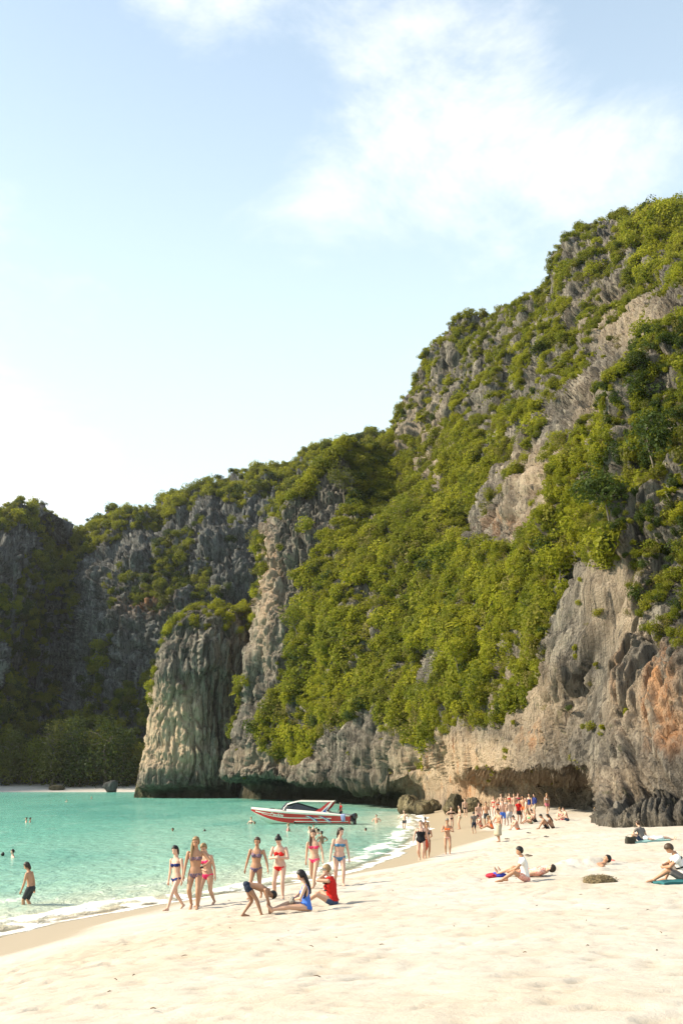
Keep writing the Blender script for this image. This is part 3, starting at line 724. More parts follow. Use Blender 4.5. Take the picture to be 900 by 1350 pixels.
# the last thin wash runs up the sand
runup = np.clip(sand_base(WX, WY) + .012, None, .16)
WZ = np.where(sw > 0, np.where(edge < .9, runup, sand_base(WX, WY) - .06), WZ)
water = mesh_obj('water', np.stack([WX, WY, WZ], -1).reshape(-1, 3), grid_faces(len(ws), len(wy), True), None)
tag(water, kind='structure', label='clear turquoise bay water')
lace = fbm(WX * 1.1, WY * .8, WX * 0 + 2, 3, .6)
foam = np.clip(np.exp(-((edge - .45) / .38) ** 2) * .75 + brk * 1.2 + .7 * brk2 + sstep(-4.2, -.4, edge) * sstep(-.35, .55, lace) * .85, 0, 1)
foam *= np.clip(.85 + .45 * perlin(al * .35, sw * .3, WX * 0 + 6), 0, 1)
attr(water, 'foam', np.where(sw > 0, np.maximum(foam * (edge < .9), 0), foam))
attr(water, 'depth', np.clip(-sw, 0, 400))
attr(water, 'silt', np.clip(brk * 1.3 * (perlin(al * .2, WX * 0 + 3, WX * 0 + 8) > .05), 0, 1))
m, n, l, b = new_mat('bay_water')
g = N(n, 'ShaderNodeNewGeometry').outputs['Position']
dep = A('depth')
pat = noise(n, l, g, 1.0, 5, .55, (.045, .02, 1), .3)
pat2 = noise(n, l, g, 1.0, 5, .6, (.5, .16, 1), .3)
c = mixrgb(n, l, maprange(n, l, dep, .2, 2.4), (.50, .43, .31), (.50, .54, .42))
c = mixrgb(n, l, maprange(n, l, dep, 1.5, 9), c, (.30, .50, .39))
c = mixrgb(n, l, maprange(n, l, dep, 7, 32), c, (.16, .43, .335))
c = mixrgb(n, l, maprange(n, l, dep, 40, 160, 0, .7), c, (.12, .36, .30))
c = mixrgb(n, l, maprange(n, l, pat, .44, .62, 0, .75), c, (.09, .32, .265))
c = mixrgb(n, l, maprange(n, l, pat2, .52, .70, 0, .5), c, (.30, .52, .42))
si = N(n, 'ShaderNodeMath', operation='MULTIPLY', inp={1: .8}); l.new(A('silt'), si.inputs[0])
c = mixrgb(n, l, si.outputs[0], c, (.50, .37, .20))
fo = A('foam'); fnz_ = noise(n, l, g, 9.0, 5, .7)
fsum = N(n, 'ShaderNodeMath', operation='MULTIPLY_ADD', inp={1: 1.0, 2: 0}); l.new(fo, fsum.inputs[0])
fad = N(n, 'ShaderNodeMath', operation='ADD'); l.new(fsum.outputs[0], fad.inputs[0]); l.new(fnz_, fad.inputs[1])
fm = maprange(n, l, fad.outputs[0], .66, 1.30)
c = mixrgb(n, l, fm, c, (.74, .73, .69))
l.new(c, b.inputs['Base Color'])
l.new(maprange(n, l, fm, 0, 1, .12, .8), b.inputs['Roughness']); b.inputs['Specular IOR Level'].default_value = .22
b.inputs['IOR'].default_value = 1.2
rp = noise(n, l, g, 1.0, 6, .6, (1.4, .75, 1), .4); rp2 = noise(n, l, g, 1.0, 3, .55, (4.5, 3.0, 1))
ra = N(n, 'ShaderNodeMath', operation='MULTIPLY_ADD', inp={1: .25}); l.new(rp2, ra.inputs[0]); l.new(rp, ra.inputs[2])
bp = N(n, 'ShaderNodeBump', inp={'Strength': .8, 'Distance': .34}); l.new(ra.outputs[0], bp.inputs['Height']); l.new(bp.outputs[0], b.inputs['Normal'])
# clear in the first shallow metres so the sand shows through
alp = N(n, 'ShaderNodeMath', operation='MAXIMUM'); l.new(maprange(n, l, dep, .0, .7, .25, 1.0), alp.inputs[0]); l.new(fm, alp.inputs[1])
l.new(alp.outputs[0], b.inputs['Alpha'])
water.data.materials.append(m)
# ------------------------------------------------------------------ people
SKIN = {k: simple_mat('skin_' + k, c, .5, .35, .07, 9) for k, c in dict(
    fair=(.56, .36, .26), light=(.50, .30, .20), rosy=(.54, .325, .235), tan=(.38, .20, .115), brown=(.30, .16, .095), deep=(.20, .105, .065)).items()}
HAIR = {k: simple_mat('hair_' + k, c, .5, .3, .35, 40) for k, c in dict(
    black=(.012, .010, .009), brown=(.055, .032, .018), dark=(.028, .018, .012), blond=(.23, .145, .065), grey=(.17, .15, .125)).items()}
CLOTH = {}
def cloth(name, col, pattern=None):
    if name not in CLOTH:
        if pattern is None: CLOTH[name] = simple_mat('cloth_' + name, col, .8, .15, .10, 25)
        else:
            m, n, l, b = new_mat('cloth_' + name)
            co = N(n, 'ShaderNodeTexCoord').outputs['Object']
            v = N(n, 'ShaderNodeTexVoronoi', inp={'Scale': 38.0}); l.new(co, v.inputs['Vector'])
            l.new(mixrgb(n, l, maprange(n, l, v.outputs['Distance'], .3, .5), col, pattern), b.inputs['Base Color']); b.inputs['Roughness'].default_value = .8
            CLOTH[name] = m
    return CLOTH[name]
M['eye'] = simple_mat('eye_dark', (.02, .015, .012), .25, .5, .1)
M['lip'] = simple_mat('lip', (.36, .13, .11), .45, .3, .1)
vec = lambda *a: np.array(a, float)
def unit(v): v = np.asarray(v, float); return v / (np.linalg.norm(v) + 1e-9)
def rx(a):
    c, s = math.cos(R(a)), math.sin(R(a)); return np.array([[1, 0, 0], [0, c, -s], [0, s, c]])
def rz_(a):
    c, s = math.cos(R(a)), math.sin(R(a)); return np.array([[c, -s, 0], [s, c, 0], [0, 0, 1]])
def ry(a):
    c, s = math.cos(R(a)), math.sin(R(a)); return np.array([[c, 0, s], [0, 1, 0], [-s, 0, c]])
def ik(a, t, l1, l2, pole):
    d = t - a; L = np.linalg.norm(d)
    if L > (l1 + l2) * .995: t = a + d / L * (l1 + l2) * .995; d = t - a; L = np.linalg.norm(d)
    if L < abs(l1 - l2) + .01: L = abs(l1 - l2) + .01
    u = unit(d); q = (l1 * l1 - l2 * l2 + L * L) / (2 * L); h = math.sqrt(max(l1 * l1 - q * q, 0))
    p = np.asarray(pole, float); p = unit(p - u * np.dot(p, u))
    return a + u * q + p * h, t
class Soup:
    def __init__(s): s.v = []; s.f = []
    def tube(s, pts, rad, right=None, seg=10):
        """closed tube through points; rad = (across, deep) per point"""
        pts = [np.asarray(p, float) for p in pts]; base = len(s.v); n = len(pts)
        for i, p in enumerate(pts):
            t = unit(pts[min(i + 1, n - 1)] - pts[max(i - 1, 0)])
            r0 = np.asarray(right if right is not None else (1, 0, 0), float)
            if abs(np.dot(r0, t)) > .92: r0 = vec(0, 1, 0) if abs(t[1]) < .9 else vec(0, 0, 1)
            x = unit(r0 - t * np.dot(r0, t)); y = np.cross(t, x)
            a, b = rad[i] if np.ndim(rad[i]) else (rad[i], rad[i])
            for k in range(seg):
                th = 2 * math.pi * k / seg
                s.v.append(p + x * a * math.cos(th) + y * b * math.sin(th))
        for i in range(n - 1):
            for k in range(seg):
                a = base + i * seg + k; b = base + i * seg + (k + 1) % seg
                s.f.append((a, b, b + seg, a + seg))
        s.f.append(tuple(base + k for k in reversed(range(seg)))); e = base + (n - 1) * seg
        s.f.append(tuple(e + k for k in range(seg)))
    def limb(s, a, b, r0, r1, mid=None, seg=9, right=None):
        a = np.asarray(a, float); b = np.asarray(b, float); d = unit(b - a)
        pts = [a - d * r0 * .7, a, ]; rr = [r0 * .55, r0]
        if mid: 
            for f, r in mid: pts.append(a + (b - a) * f); rr.append(r)
        pts += [b, b + d * r1 * .7]; rr += [r1, r1 * .55]
        s.tube(pts, rr, right, seg)
    def ball(s, c, r, frame=None, seg=12, rings=8):
        c = np.asarray(c, float); r = np.asarray(r if np.ndim(r) else (r, r, r), float); F = np.eye(3) if frame is None else frame
        base = len(s.v); s.v.append(c + F @ (vec(0, 0, -1) * r))
        for i in range(1, rings):
            ph = -math.pi / 2 + math.pi * i / rings
            for k in range(seg):
                th = 2 * math.pi * k / seg
                s.v.append(c + F @ (vec(math.cos(ph) * math.cos(th), math.cos(ph) * math.sin(th), math.sin(ph)) * r))
        s.v.append(c + F @ (vec(0, 0, 1) * r)); top = len(s.v) - 1
        for k in range(seg): s.f.append((base, base + 1 + (k + 1) % seg, base + 1 + k))
        for i in range(rings - 2):
            for k in range(seg):
                a = base + 1 + i * seg + k; b = base + 1 + i * seg + (k + 1) % seg
                s.f.append((a, b, b + seg, a + seg))
        o = base + 1 + (rings - 2) * seg
        for k in range(seg): s.f.append((o + k, o + (k + 1) % seg, top))
    def add(s, v, f):
        base = len(s.v); s.v += [np.asarray(p, float) for p in v]; s.f += [tuple(base + i for i in q) for q in f]

def skeleton(pose, sex='f', build=1.0):
    """joints in units of body height; person faces +Y"""
    K = dict(pelvis=vec(0, 0, .505), lean=0, bend=0, twist=0, head=(0, 0), tilt=0,
             hands=(vec(-.155, .02, .42), vec(.155, .02, .42)), feet=(vec(-.055, 0, 0), vec(.055, 0, 0)),
             elbow=(vec(-.6, -1, 0), vec(.6, -1, 0)), knee=(vec(-.15, 1, .1), vec(.15, 1, .1)), toes=((-8, 0), (8, 0)), curl=(25, 25))
    K.update(pose)
    J = dict(sex=sex, build=build, K=K)
    w = 1 if sex == 'f' else 0
    st = [(-.05, .050, .046), (-.012, .094 + .006 * w, .068), (.035, .092 + .004 * w, .064), (.085, .083 - .010 * w, .054), (.15, .092 - .008 * w, .058),
          (.21, .106 - .011 * w, .064), (.258, .117 - .017 * w, .055), (.292, .084 - .012 * w, .042), (.318, .037, .038), (.365, .030 + .002 * (1 - w), .033)]
    p = np.asarray(K['pelvis'], float); prev = 0.0
    spine = []; frames = []
    def fr(s):
        k = sstep(0.0, .25, max(s, 0)); a = K['lean'] + K['bend'] * float(k); tw = K['twist'] * float(k); tl = K['tilt'] * float(k)
        return rz_(0) @ rx(-a) @ ry(tl) @ rz_(tw)
    cur = p.copy()
    for s, a, b in st:
        F = fr(s)
        if not spine: cur = p + F @ vec(0, 0, s)
        else: cur = cur + F @ vec(0, 0, s - prev)
        prev = s; spine.append(cur.copy()); frames.append(F)
    J['st'] = st; J['spine'] = spine; J['frames'] = frames
    Fs = frames[6]
    hy, hp = K['head']
    Fh = frames[-1] @ rz_(hy) @ rx(-hp)
    neck = spine[-1]
    J['head'] = neck + frames[-1] @ vec(0, .004, .012) + Fh @ vec(0, .010, .050); J['Fh'] = Fh
    sw = .108 if sex == 'f' else .124
    if build > 1.1: sw *= 1.06
    J['sh'] = [spine[6] + Fs @ vec(sd * sw, -.004, .018) for sd in (-1, 1)]
    Fp = frames[1]
    J['hip'] = [p + Fp @ vec(sd * .052, 0, -.005) for sd in (-1, 1)]
    J['knee'], J['ank'], J['elb'], J['wri'] = [], [], [], []
    for i in (0, 1):
        tgt = np.asarray(K['feet'][i], float) + vec(0, 0, .036)
        k, t = ik(J['hip'][i], tgt, .245, .235, K['knee'][i]); J['knee'].append(k); J['ank'].append(t)
        e, t = ik(J['sh'][i], np.asarray(K['hands'][i], float), .168, .148, K['elbow'][i]); J['elb'].append(e); J['wri'].append(t)
    return J
def body_soup(J, detail=True):
    S_ = Soup(); b = J['build']; fe = J['sex'] == 'f'
    R_ = J['frames'][0] @ vec(1, 0, 0)
    S_.tube(J['spine'], [(a * (1 + (b - 1) * (.8 if i < 7 else .2)), d * (1 + (b - 1) * (1.1 if i < 7 else .2))) for i, (s, a, d) in enumerate(J['st'])], R_, 14)
    Fp, Fc = J['frames'][1], J['frames'][5]
    for sd in (-1, 1):
        S_.ball(J['spine'][1] + Fp @ vec(sd * .043, -.030, -.008), vec(.046, .044, .050) * b, Fp, 10, 7)
        if fe: S_.ball(J['spine'][5] + Fc @ vec(sd * .042, .040, -.012), vec(.036, .036, .036) * b, Fc, 10, 7)
        else: S_.ball(J['spine'][5] + Fc @ vec(sd * .045, .030, .012), vec(.046, .030, .034) * b, Fc, 10, 7)
    c, Fh = J['head'], J['Fh']
    S_.ball(c + Fh @ vec(0, -.004, .012), vec(.047, .057, .058), Fh, 14, 10)
    S_.ball(c + Fh @ vec(0, .010, -.024), vec(.039, .046, .045), Fh, 12, 8)
    if detail:
        S_.ball(c + Fh @ vec(0, .055, -.016), vec(.0075, .011, .012), Fh, 8, 6)
        for sd in (-1, 1): S_.ball(c + Fh @ vec(sd * .044, -.006, -.006), vec(.006, .011, .017), Fh, 8, 6)
    for i, sd in enumerate((-1, 1)):
        h, k, a = J['hip'][i], J['knee'][i], J['ank'][i]; bb = 1 + (b - 1) * .8
        S_.limb(h, k, .053 * bb, .033 * bb, [(.3, .052 * bb), (.7, .039 * bb)])
        S_.limb(k, a, .032 * bb, .019, [(.28, .034 * bb), (.6, .026 * bb)])
        ty, tp = J['K']['toes'][i]
        sh = a - k; fw = rz_(-ty) @ vec(0, 1, 0)
        # foot lies along its heading, pitched by tp
        fw = unit(fw * math.cos(R(tp)) + vec(0, 0, 1) * math.sin(R(tp)))
        up = vec(0, 0, 1) if abs(fw[2]) < .8 else vec(0, -1, 0)
        dn = unit(up - fw * np.dot(up, fw)) * -1
        S_.tube([a - fw * .030 + dn * .018, a - fw * .018 + dn * .016, a + fw * .03 + dn * .014, a + fw * .075 + dn * .022, a + fw * .105 + dn * .026, a + fw * .113 + dn * .027],
                [(.010, .010), (.020, .020), (.022, .022), (.027, .014), (.022, .009), (.010, .005)], np.cross(fw, dn), 10)
        s0, e, w_ = J['sh'][i], J['elb'][i], J['wri'][i]; ab = 1 + (b - 1) * .7 + (0 if fe else .12)
        S_.limb(s0, e, .029 * ab, .021 * ab, [(.4, .027 * ab)])
        S_.limb(e, w_, .021 * ab, .0145 * ab, [(.3, .0215 * ab)])
        d = unit(w_ - e)
        if 'hdir' in J['K'] and J['K']['hdir'][i] is not None: d = unit(J['K']['hdir'][i])
        inn = vec(-sd, .2, 0); nrm = unit(inn - d * np.dot(inn, d)); acr = np.cross(d, nrm)
        S_.tube([w_ - d * .01, w_ + d * .015, w_ + d * .04, w_ + d * .052], [(.013, .011), (.021, .012), (.024, .011), (.020, .009)], acr, 8)
        if detail:
            cu = R(J['K']['curl'][i])
            for q, (off, ln) in enumerate(((-.017, .034), (-.006, .040), (.006, .038), (.016, .030))):
                base = w_ + d * .046 + acr * off
                d1 = unit(d * math.cos(cu * .5) + nrm * math.sin(cu * .5) + acr * off * 3); d2 = unit(d * math.cos(cu * 1.6) + nrm * math.sin(cu * 1.6))
                m_ = base + d1 * ln * .55
                S_.limb(base, m_, .0062, .0056, seg=6); S_.limb(m_, m_ + d2 * ln * .5, .0056, .0048, seg=6)
            td = unit(d * .75 + nrm * .45 + vec(0, 1, 0) * .35); bs = w_ + d * .016 + nrm * .010
            S_.limb(bs, bs + td * .025, .0075, .0068, seg=6); S_.limb(bs + td * .025, bs + td * .025 + unit(td * .8 + d * .6) * .02, .0066, .0055, seg=6)
    return S_
JOBS = []
def person(px, py, H, yaw, pose, sex='f', build=1.0, skin='light', hair=('short', 'black'), wear=(), label='', detail=True, group=None, at=None, sink=0.0, props=None, parts=None):
    JOBS.append(dict(px=px, py=py, H=H, yaw=yaw, pose=pose, sex=sex, build=build, skin=skin, hair=hair, wear=wear, label=label, detail=detail, group=group, at=at, sink=sink, props=props, parts=parts))

def seg_dist(p, a, b):
    d = b - a; t = np.clip(((p - a) @ d) / (d @ d), 0, 1)
    return np.linalg.norm(p - (a + t[:, None] * d), axis=1), t
def regions(v, J):
    names, D, T = [], [], []
    def addb(nm, a, b, r):
        ds, t = seg_dist(v, a, b); names.append(nm); D.append(ds / r); T.append(t)
    bb = J['build']
    sp = J['spine']
    best = None; svals = None
    for i in range(len(sp) - 1):
        ds, t = seg_dist(v, sp[i], sp[i + 1]); r = (J['st'][i][1] * .8 + J['st'][i][2] * .2) * bb
        s = J['st'][i][0] + t * (J['st'][i + 1][0] - J['st'][i][0])
        q = ds / r
        if best is None: best, svals = q, s
        else:
            mk = q < best; best = np.where(mk, q, best); svals = np.where(mk, s, svals)
    names.append('torso'); D.append(best); T.append(svals)
    addb('head', J['head'] + J['Fh'] @ vec(0, 0, -.03), J['head'] + J['Fh'] @ vec(0, 0, .03), .05)
    for i in (0, 1):
        addb('thigh', J['hip'][i], J['knee'][i], .048 * bb); addb('shin', J['knee'][i], J['ank'][i], .03); addb('foot', J['ank'][i], J['ank'][i] + unit(rz_(-J['K']['toes'][i][0]) @ vec(0, 1, 0)) * .1, .025)
        addb('arm', J['sh'][i], J['elb'][i], .028); addb('fore', J['elb'][i], J['wri'][i], .02)
        addb('hand', J['wri'][i], J['wri'][i] + unit(J['wri'][i] - J['elb'][i]) * .1, .022)
    D = np.array(D); T = np.array(T); k = D.argmin(0)
    nm = np.array(names)[k]; t = T[k, np.arange(len(v))]
    Fp = J['frames'][1]; lp = (v - J['spine'][1]) @ Fp           # pelvis frame
    Fc = J['frames'][5]; lc = (v - J['spine'][5]) @ Fc           # chest frame
    lh = ((v - J['head']) @ J['Fh']) / np.array((.048, .058, .066))
    return dict(nm=nm, t=t, s=svals, p=lp, c=lc, h=lh)
def wear_mask(kind, q):
    nm, t, s, p, c = q['nm'], q['t'], q['s'], q['p'], q['c']
    tor = nm == 'torso'; th = (nm == 'thigh')
    if kind == 'bandeau': return tor & (((c[:, 2] > -.042) & (c[:, 2] < .014) & (c[:, 1] > .0)) | ((c[:, 2] > -.03) & (c[:, 2] < -.008) & (c[:, 1] <= 0)))
    if kind == 'triangle_top': return tor & (((c[:, 1] > .03) & (c[:, 2] > -.045) & (c[:, 2] < .03 - 1.1 * np.maximum(0, np.abs(np.abs(c[:, 0]) - .04) - .008))) | ((c[:, 2] > -.046) & (c[:, 2] < -.034)))
    if kind == 'bra_top': return tor & (((c[:, 1] > .01) & (c[:, 2] > -.046) & (c[:, 2] < .022)) | ((c[:, 2] > -.046) & (c[:, 2] < -.018)) | ((c[:, 2] > 0) & (c[:, 2] < .085) & (np.abs(np.abs(c[:, 0]) - .06) < .011)))
    if kind in ('bikini_bottom', 'low_bottom'):
        hi = .028 if kind == 'bikini_bottom' else .012
        return (tor | (th & (t < .25))) & (p[:, 2] < hi) & (p[:, 2] > -.075 + .72 * np.maximum(0, np.abs(p[:, 0]) - .012))
    if kind == 'one_piece':
        lower = (tor | (th & (t < .22))) & (p[:, 2] > -.07 + .68 * np.maximum(0, np.abs(p[:, 0]) - .012)) & (p[:, 2] < .06)
        upper = tor & (s > .0) & (c[:, 2] < np.where(c[:, 1] > 0, .018, -.055))
        strap = tor & (c[:, 2] > -.06) & (c[:, 2] < .095) & (np.abs(np.abs(c[:, 0]) - .058) < .012)
        return lower | upper | strap
    if kind == 'shorts': return (tor & (s < .035)) | (th & (t < .62))
    if kind == 'long_shorts': return (tor & (s < .035)) | (th & (t < .93))
    if kind == 'trunks': return (tor & (s < .03)) | (th & (t < .34))
    if kind == 'shirt': return (tor & (s > -.02) & (s < .305)) | ((nm == 'arm') & (t < .55))
    if kind == 'vest': return tor & (s > -.01) & (s < .30) & (np.abs(c[:, 0]) > .018 * (c[:, 1] > 0))
    if kind == 'long_sleeves': return (tor & (s > -.02) & (s < .305)) | (nm == 'arm') | ((nm == 'fore') & (t < .9))
    raise KeyError(kind)
PART = dict(bandeau='bikini_top', triangle_top='bikini_top', bra_top='bikini_top', low_bottom='bikini_bottom', one_piece='swimsuit', long_shorts='shorts', trunks='swim_shorts', vest='life_jacket', long_sleeves='jacket')
OFF = dict(shorts=.014, long_shorts=.016, trunks=.008, shirt=.013, vest=.035, long_sleeves=.016)
def shell(name, v, nrm, f, mask, off, mat, parent):
    keep = mask[f].all(1); ff = f[keep]
    if len(ff) == 0: return None
    ids = np.unique(ff); re = np.full(len(v), -1); re[ids] = np.arange(len(ids))
    outer = v[ids] + nrm[ids] * off; inner = v[ids] - nrm[ids] * .002; k = len(ids)
    tri = re[ff]; faces = [tuple(t) for t in tri]
    ed = {}
    for t in tri:
        for a, b in ((t[0], t[1]), (t[1], t[2]), (t[2], t[0])): ed[(a, b)] = 1
    for (a, b) in list(ed):
        if (b, a) not in ed: faces.append((b, a, a + k, b + k))       # hem
    return mesh_obj(name, np.concatenate([outer, inner]), faces, mat, parent)
def finish_people():
    tmp = []
    for j in JOBS:
        j['J'] = skeleton(j['pose'], j['sex'], j['build'])
        sp = body_soup(j['J'], j['detail'])
        H = j['H']
        me = bpy.data.meshes.new('tmp'); me.from_pydata([tuple(p * H) for p in sp.v], [], sp.f)
        o = bpy.data.objects.new('tmp', me); COL.objects.link(o)
        md = o.modifiers.new('r', 'REMESH'); md.mode = 'VOXEL'; md.voxel_size = .0095 if j['detail'] else .019; md.adaptivity = 0
        ms = o.modifiers.new('s', 'SMOOTH'); ms.factor = .5; ms.iterations = 3
        dc = o.modifiers.new('d', 'DECIMATE'); dc.ratio = .24 if j['detail'] else .42
        tmp.append(o)
    dg = bpy.context.evaluated_depsgraph_get(); dg.update()
    for j, o in zip(JOBS, tmp):
        ev = o.evaluated_get(dg); me = bpy.data.meshes.new_from_object(ev)
        make_person(j, me)
    for o in tmp:
        d = o.data; bpy.data.objects.remove(o); bpy.data.meshes.remove(d)
def make_person(j, me):
    J, H = j['J'], j['H']
    loc = Vector(j['at']) if j['at'] is not None else on_sand(j['px'], j['py'])
    loc.z -= j['sink'] + .012
    root = empty('person', loc, R(j['yaw']))
    tag(root, j['label'], 'person', j['group'])
    me.name = 'body'; me.materials.clear(); me.materials.append(SKIN[j['skin']])
    me.polygons.foreach_set('use_smooth', [True] * len(me.polygons))
    bo = bpy.data.objects.new('body', me); COL.objects.link(bo); bo.parent = root
    me.calc_loop_triangles()
    v = np.empty(len(me.vertices) * 3, np.float32); me.vertices.foreach_get('co', v); v = v.reshape(-1, 3).astype(float)
    nr = np.empty(len(me.vertices) * 3, np.float32); me.vertices.foreach_get('normal', nr); nr = nr.reshape(-1, 3).astype(float)
    f = np.empty(len(me.loop_triangles) * 3, np.int32); me.loop_triangles.foreach_get('vertices', f); f = f.reshape(-1, 3)
    q = regions(v / H, J)
    for kind, mat in j['wear']:
        if kind in ('sarong', 'towel_wrap'):
            sk = Soup(); a = J['spine'][2] * H; low = .26 if kind == 'sarong' else .30
            kz = (J['knee'][0] + J['knee'][1]) / 2 * H; ft = (J['ank'][0] + J['ank'][1]) / 2 * H
            wid = abs(J['knee'][1][0] - J['knee'][0][0]) * H / 2 + .09 * H * .8
            fl = kz + (ft - kz) * .25
            pts = [a, a + (kz - a) * .25, a + (kz - a) * .6, kz, fl]
            rr = [(.098 * H, .074 * H), (.112 * H, .09 * H), (.11 * H, .09 * H), (max(.105 * H, wid), .095 * H), (max(.11 * H, wid), .10 * H)]
            sk.tube(pts, rr, vec(1, 0, 0), 20)
            rr2 = random.Random(int(j['px'] * 7))
            sk.v = [p + vec(rr2.uniform(-.012, .012), rr2.uniform(-.012, .012), 0) for p in sk.v]
            mesh_obj('sarong', sk.v, sk.f, mat, root); continue
        shell(PART.get(kind, kind), v, nr, f, wear_mask(kind, q), OFF.get(kind, .006) * H / 1.7, mat, root)
    style, colr = j['hair']; hm = HAIR[colr]
    h = q['h']; hd = (q['nm'] == 'head') | (h[:, 2] > -.2) & (np.linalg.norm(h, axis=1) < 1.35)
    line = h[:, 2] - .62 * h[:, 1]
    mask = hd & ((line > (.04 if style != 'buzz' else .22)) | ((h[:, 1] < -.12) & (h[:, 2] > -.62)) | ((style in ('long', 'side', 'bob', 'ponytail')) & (h[:, 1] < .25) & (h[:, 2] > -.55))) & (h[:, 2] > -.75)
    sh_ = shell('hair', v, nr, f, mask, (.017 if style != 'buzz' else .006) * H / 1.7, hm, root)
    c, Fh = J['head'] * H, J['Fh']; so = Soup(); Fs = J['frames'][6]
    U = lambda *a: c + Fh @ (np.array(a) * H)
    back = lambda y, z, x=0: J['spine'][6] * H + Fs @ (np.array((x, y, z)) * H)
    if style == 'bun': so.ball(U(0, -.045, .062), np.array((.027, .027, .024)) * H, Fh)
    if style == 'long':
        so.tube([U(0, -.02, .05), U(0, -.045, .02), U(0, -.052, -.03), back(-.062, .03), back(-.07, -.04), back(-.068, -.09), back(-.06, -.105)],
                [(.03 * H, .02 * H), (.046 * H, .028 * H), (.048 * H, .028 * H), (.05 * H, .022 * H), (.042 * H, .02 * H), (.028 * H, .014 * H), (.01 * H, .006 * H)], Fh @ vec(1, 0, 0), 12)
    if style == 'bob':
        so.tube([U(0, -.03, .03), U(0, -.04, -.01), U(0, -.045, -.05), U(0, -.045, -.085), U(0, -.04, -.10)], [(.046 * H, .02 * H), (.054 * H, .028 * H), (.052 * H, .026 * H), (.040 * H, .018 * H), (.02 * H, .008 * H)], Fh @ vec(1, 0, 0), 12)
    if style == 'side':     # long hair brought forward over one shoulder
        so.tube([U(.03, -.02, .03), U(.042, -.014, -.02), U(.05, .0, -.06), J['spine'][6] * H + Fs @ (vec(.055, .045, .0) * H), J['spine'][5] * H + Fs @ (vec(.055, .075, -.03) * H)],
                [.02 * H, .024 * H, .024 * H, .02 * H, .008 * H], None, 10)
    if style == 'ponytail':
        so.tube([U(0, -.05, .02), U(0, -.075, .02), U(0, -.085, -.02), U(0, -.075, -.08), U(0, -.065, -.11)], [.012 * H, .018 * H, .02 * H, .016 * H, .005 * H], None, 10)
    if style == 'cap':
        so.ball(U(0, -.006, .018), np.array((.052, .062, .056)) * H, Fh); so.tube([U(0, .045, .03), U(0, .075, .022), U(0, .1, .012)], [(.045 * H, .008 * H), (.04 * H, .006 * H), (.022 * H, .004 * H)], Fh @ vec(1, 0, 0), 12)
    if so.v:
        nm = {'bun': 'hair_bun', 'long': 'long_hair', 'side': 'long_hair', 'bob': 'shoulder_hair', 'ponytail': 'ponytail', 'cap': 'cap'}[style]
        mesh_obj(nm, so.v, so.f, cloth('cap_grey', (.22, .20, .17)) if style == 'cap' else hm, root)
    if j['detail']:
        for sd in (-1, 1):
            e = Soup(); e.ball(U(sd * .018, .0495, .004), np.array((.0075, .005, .0045)) * H, Fh, 8, 6); mesh_obj('eye', e.v, e.f, M['eye'], root)
        e = Soup(); e.ball(U(0, .052, -.038), np.array((.013, .005, .0045)) * H, Fh, 8, 6); mesh_obj('mouth', e.v, e.f, M['lip'], root)
    if j['parts']: j['parts'](root, J, H)
    if j['props']: j['props'](root, J, H)

# ---- poses (units of body height, facing +Y)
def stand(**k): return dict(**k)
def walk(st=.13, arm=.09, **k):
    d = dict(feet=(vec(-.05, st, 0), vec(.05, -st, 0)), pelvis=vec(0, 0, .492), hands=(vec(-.165, -arm, .43), vec(.165, arm, .44)), toes=((-5, 4), (5, -28)), lean=2)
    if st > 0: d['feet'] = (vec(-.05, st, 0), vec(.05, -st, .03))
    else: d['feet'] = (vec(-.05, st, .03), vec(.05, -st, 0)); d['toes'] = ((-5, -28), (5, 4))
    d.update(k); return d
def sit_fwd(**k):
    d = dict(pelvis=vec(0, 0, .062), lean=6, bend=12, feet=(vec(-.06, .45, 0), vec(.06, .43, 0)), toes=((-12, 50), (12, 50)), hands=(vec(-.12, .22, .17), vec(.12, .22, .17)), elbow=(vec(-1, -.4, 0), vec(1, -.4, 0)), knee=(vec(-.2, .1, 1), vec(.2, .1, 1)))
    d.update(k); return d
def sit_knees(**k):
    d = dict(pelvis=vec(0, 0, .062), lean=4, bend=22, feet=(vec(-.07, .30, 0), vec(.07, .28, 0)), toes=((-8, 0), (8, 0)), hands=(vec(-.06, .24, .20), vec(.06, .24, .19)), elbow=(vec(-1, 0, -.3), vec(1, 0, -.3)), knee=(vec(-.25, .2, 1), vec(.25, .2, 1)))
    d.update(k); return d
def lie_back(**k):
    d = dict(pelvis=vec(0, 0, .060), lean=-86, bend=2, feet=(vec(-.06, .47, 0), vec(.06, .47, 0)), toes=((-20, 65), (20, 65)), hands=(vec(-.16, .02, .03), vec(.16, .02, .03)), knee=(vec(-.3, 0, 1), vec(.3, 0, 1)), elbow=(vec(-1, 0, .1), vec(1, 0, .1)), head=(0, 12))
    d.update(k); return d
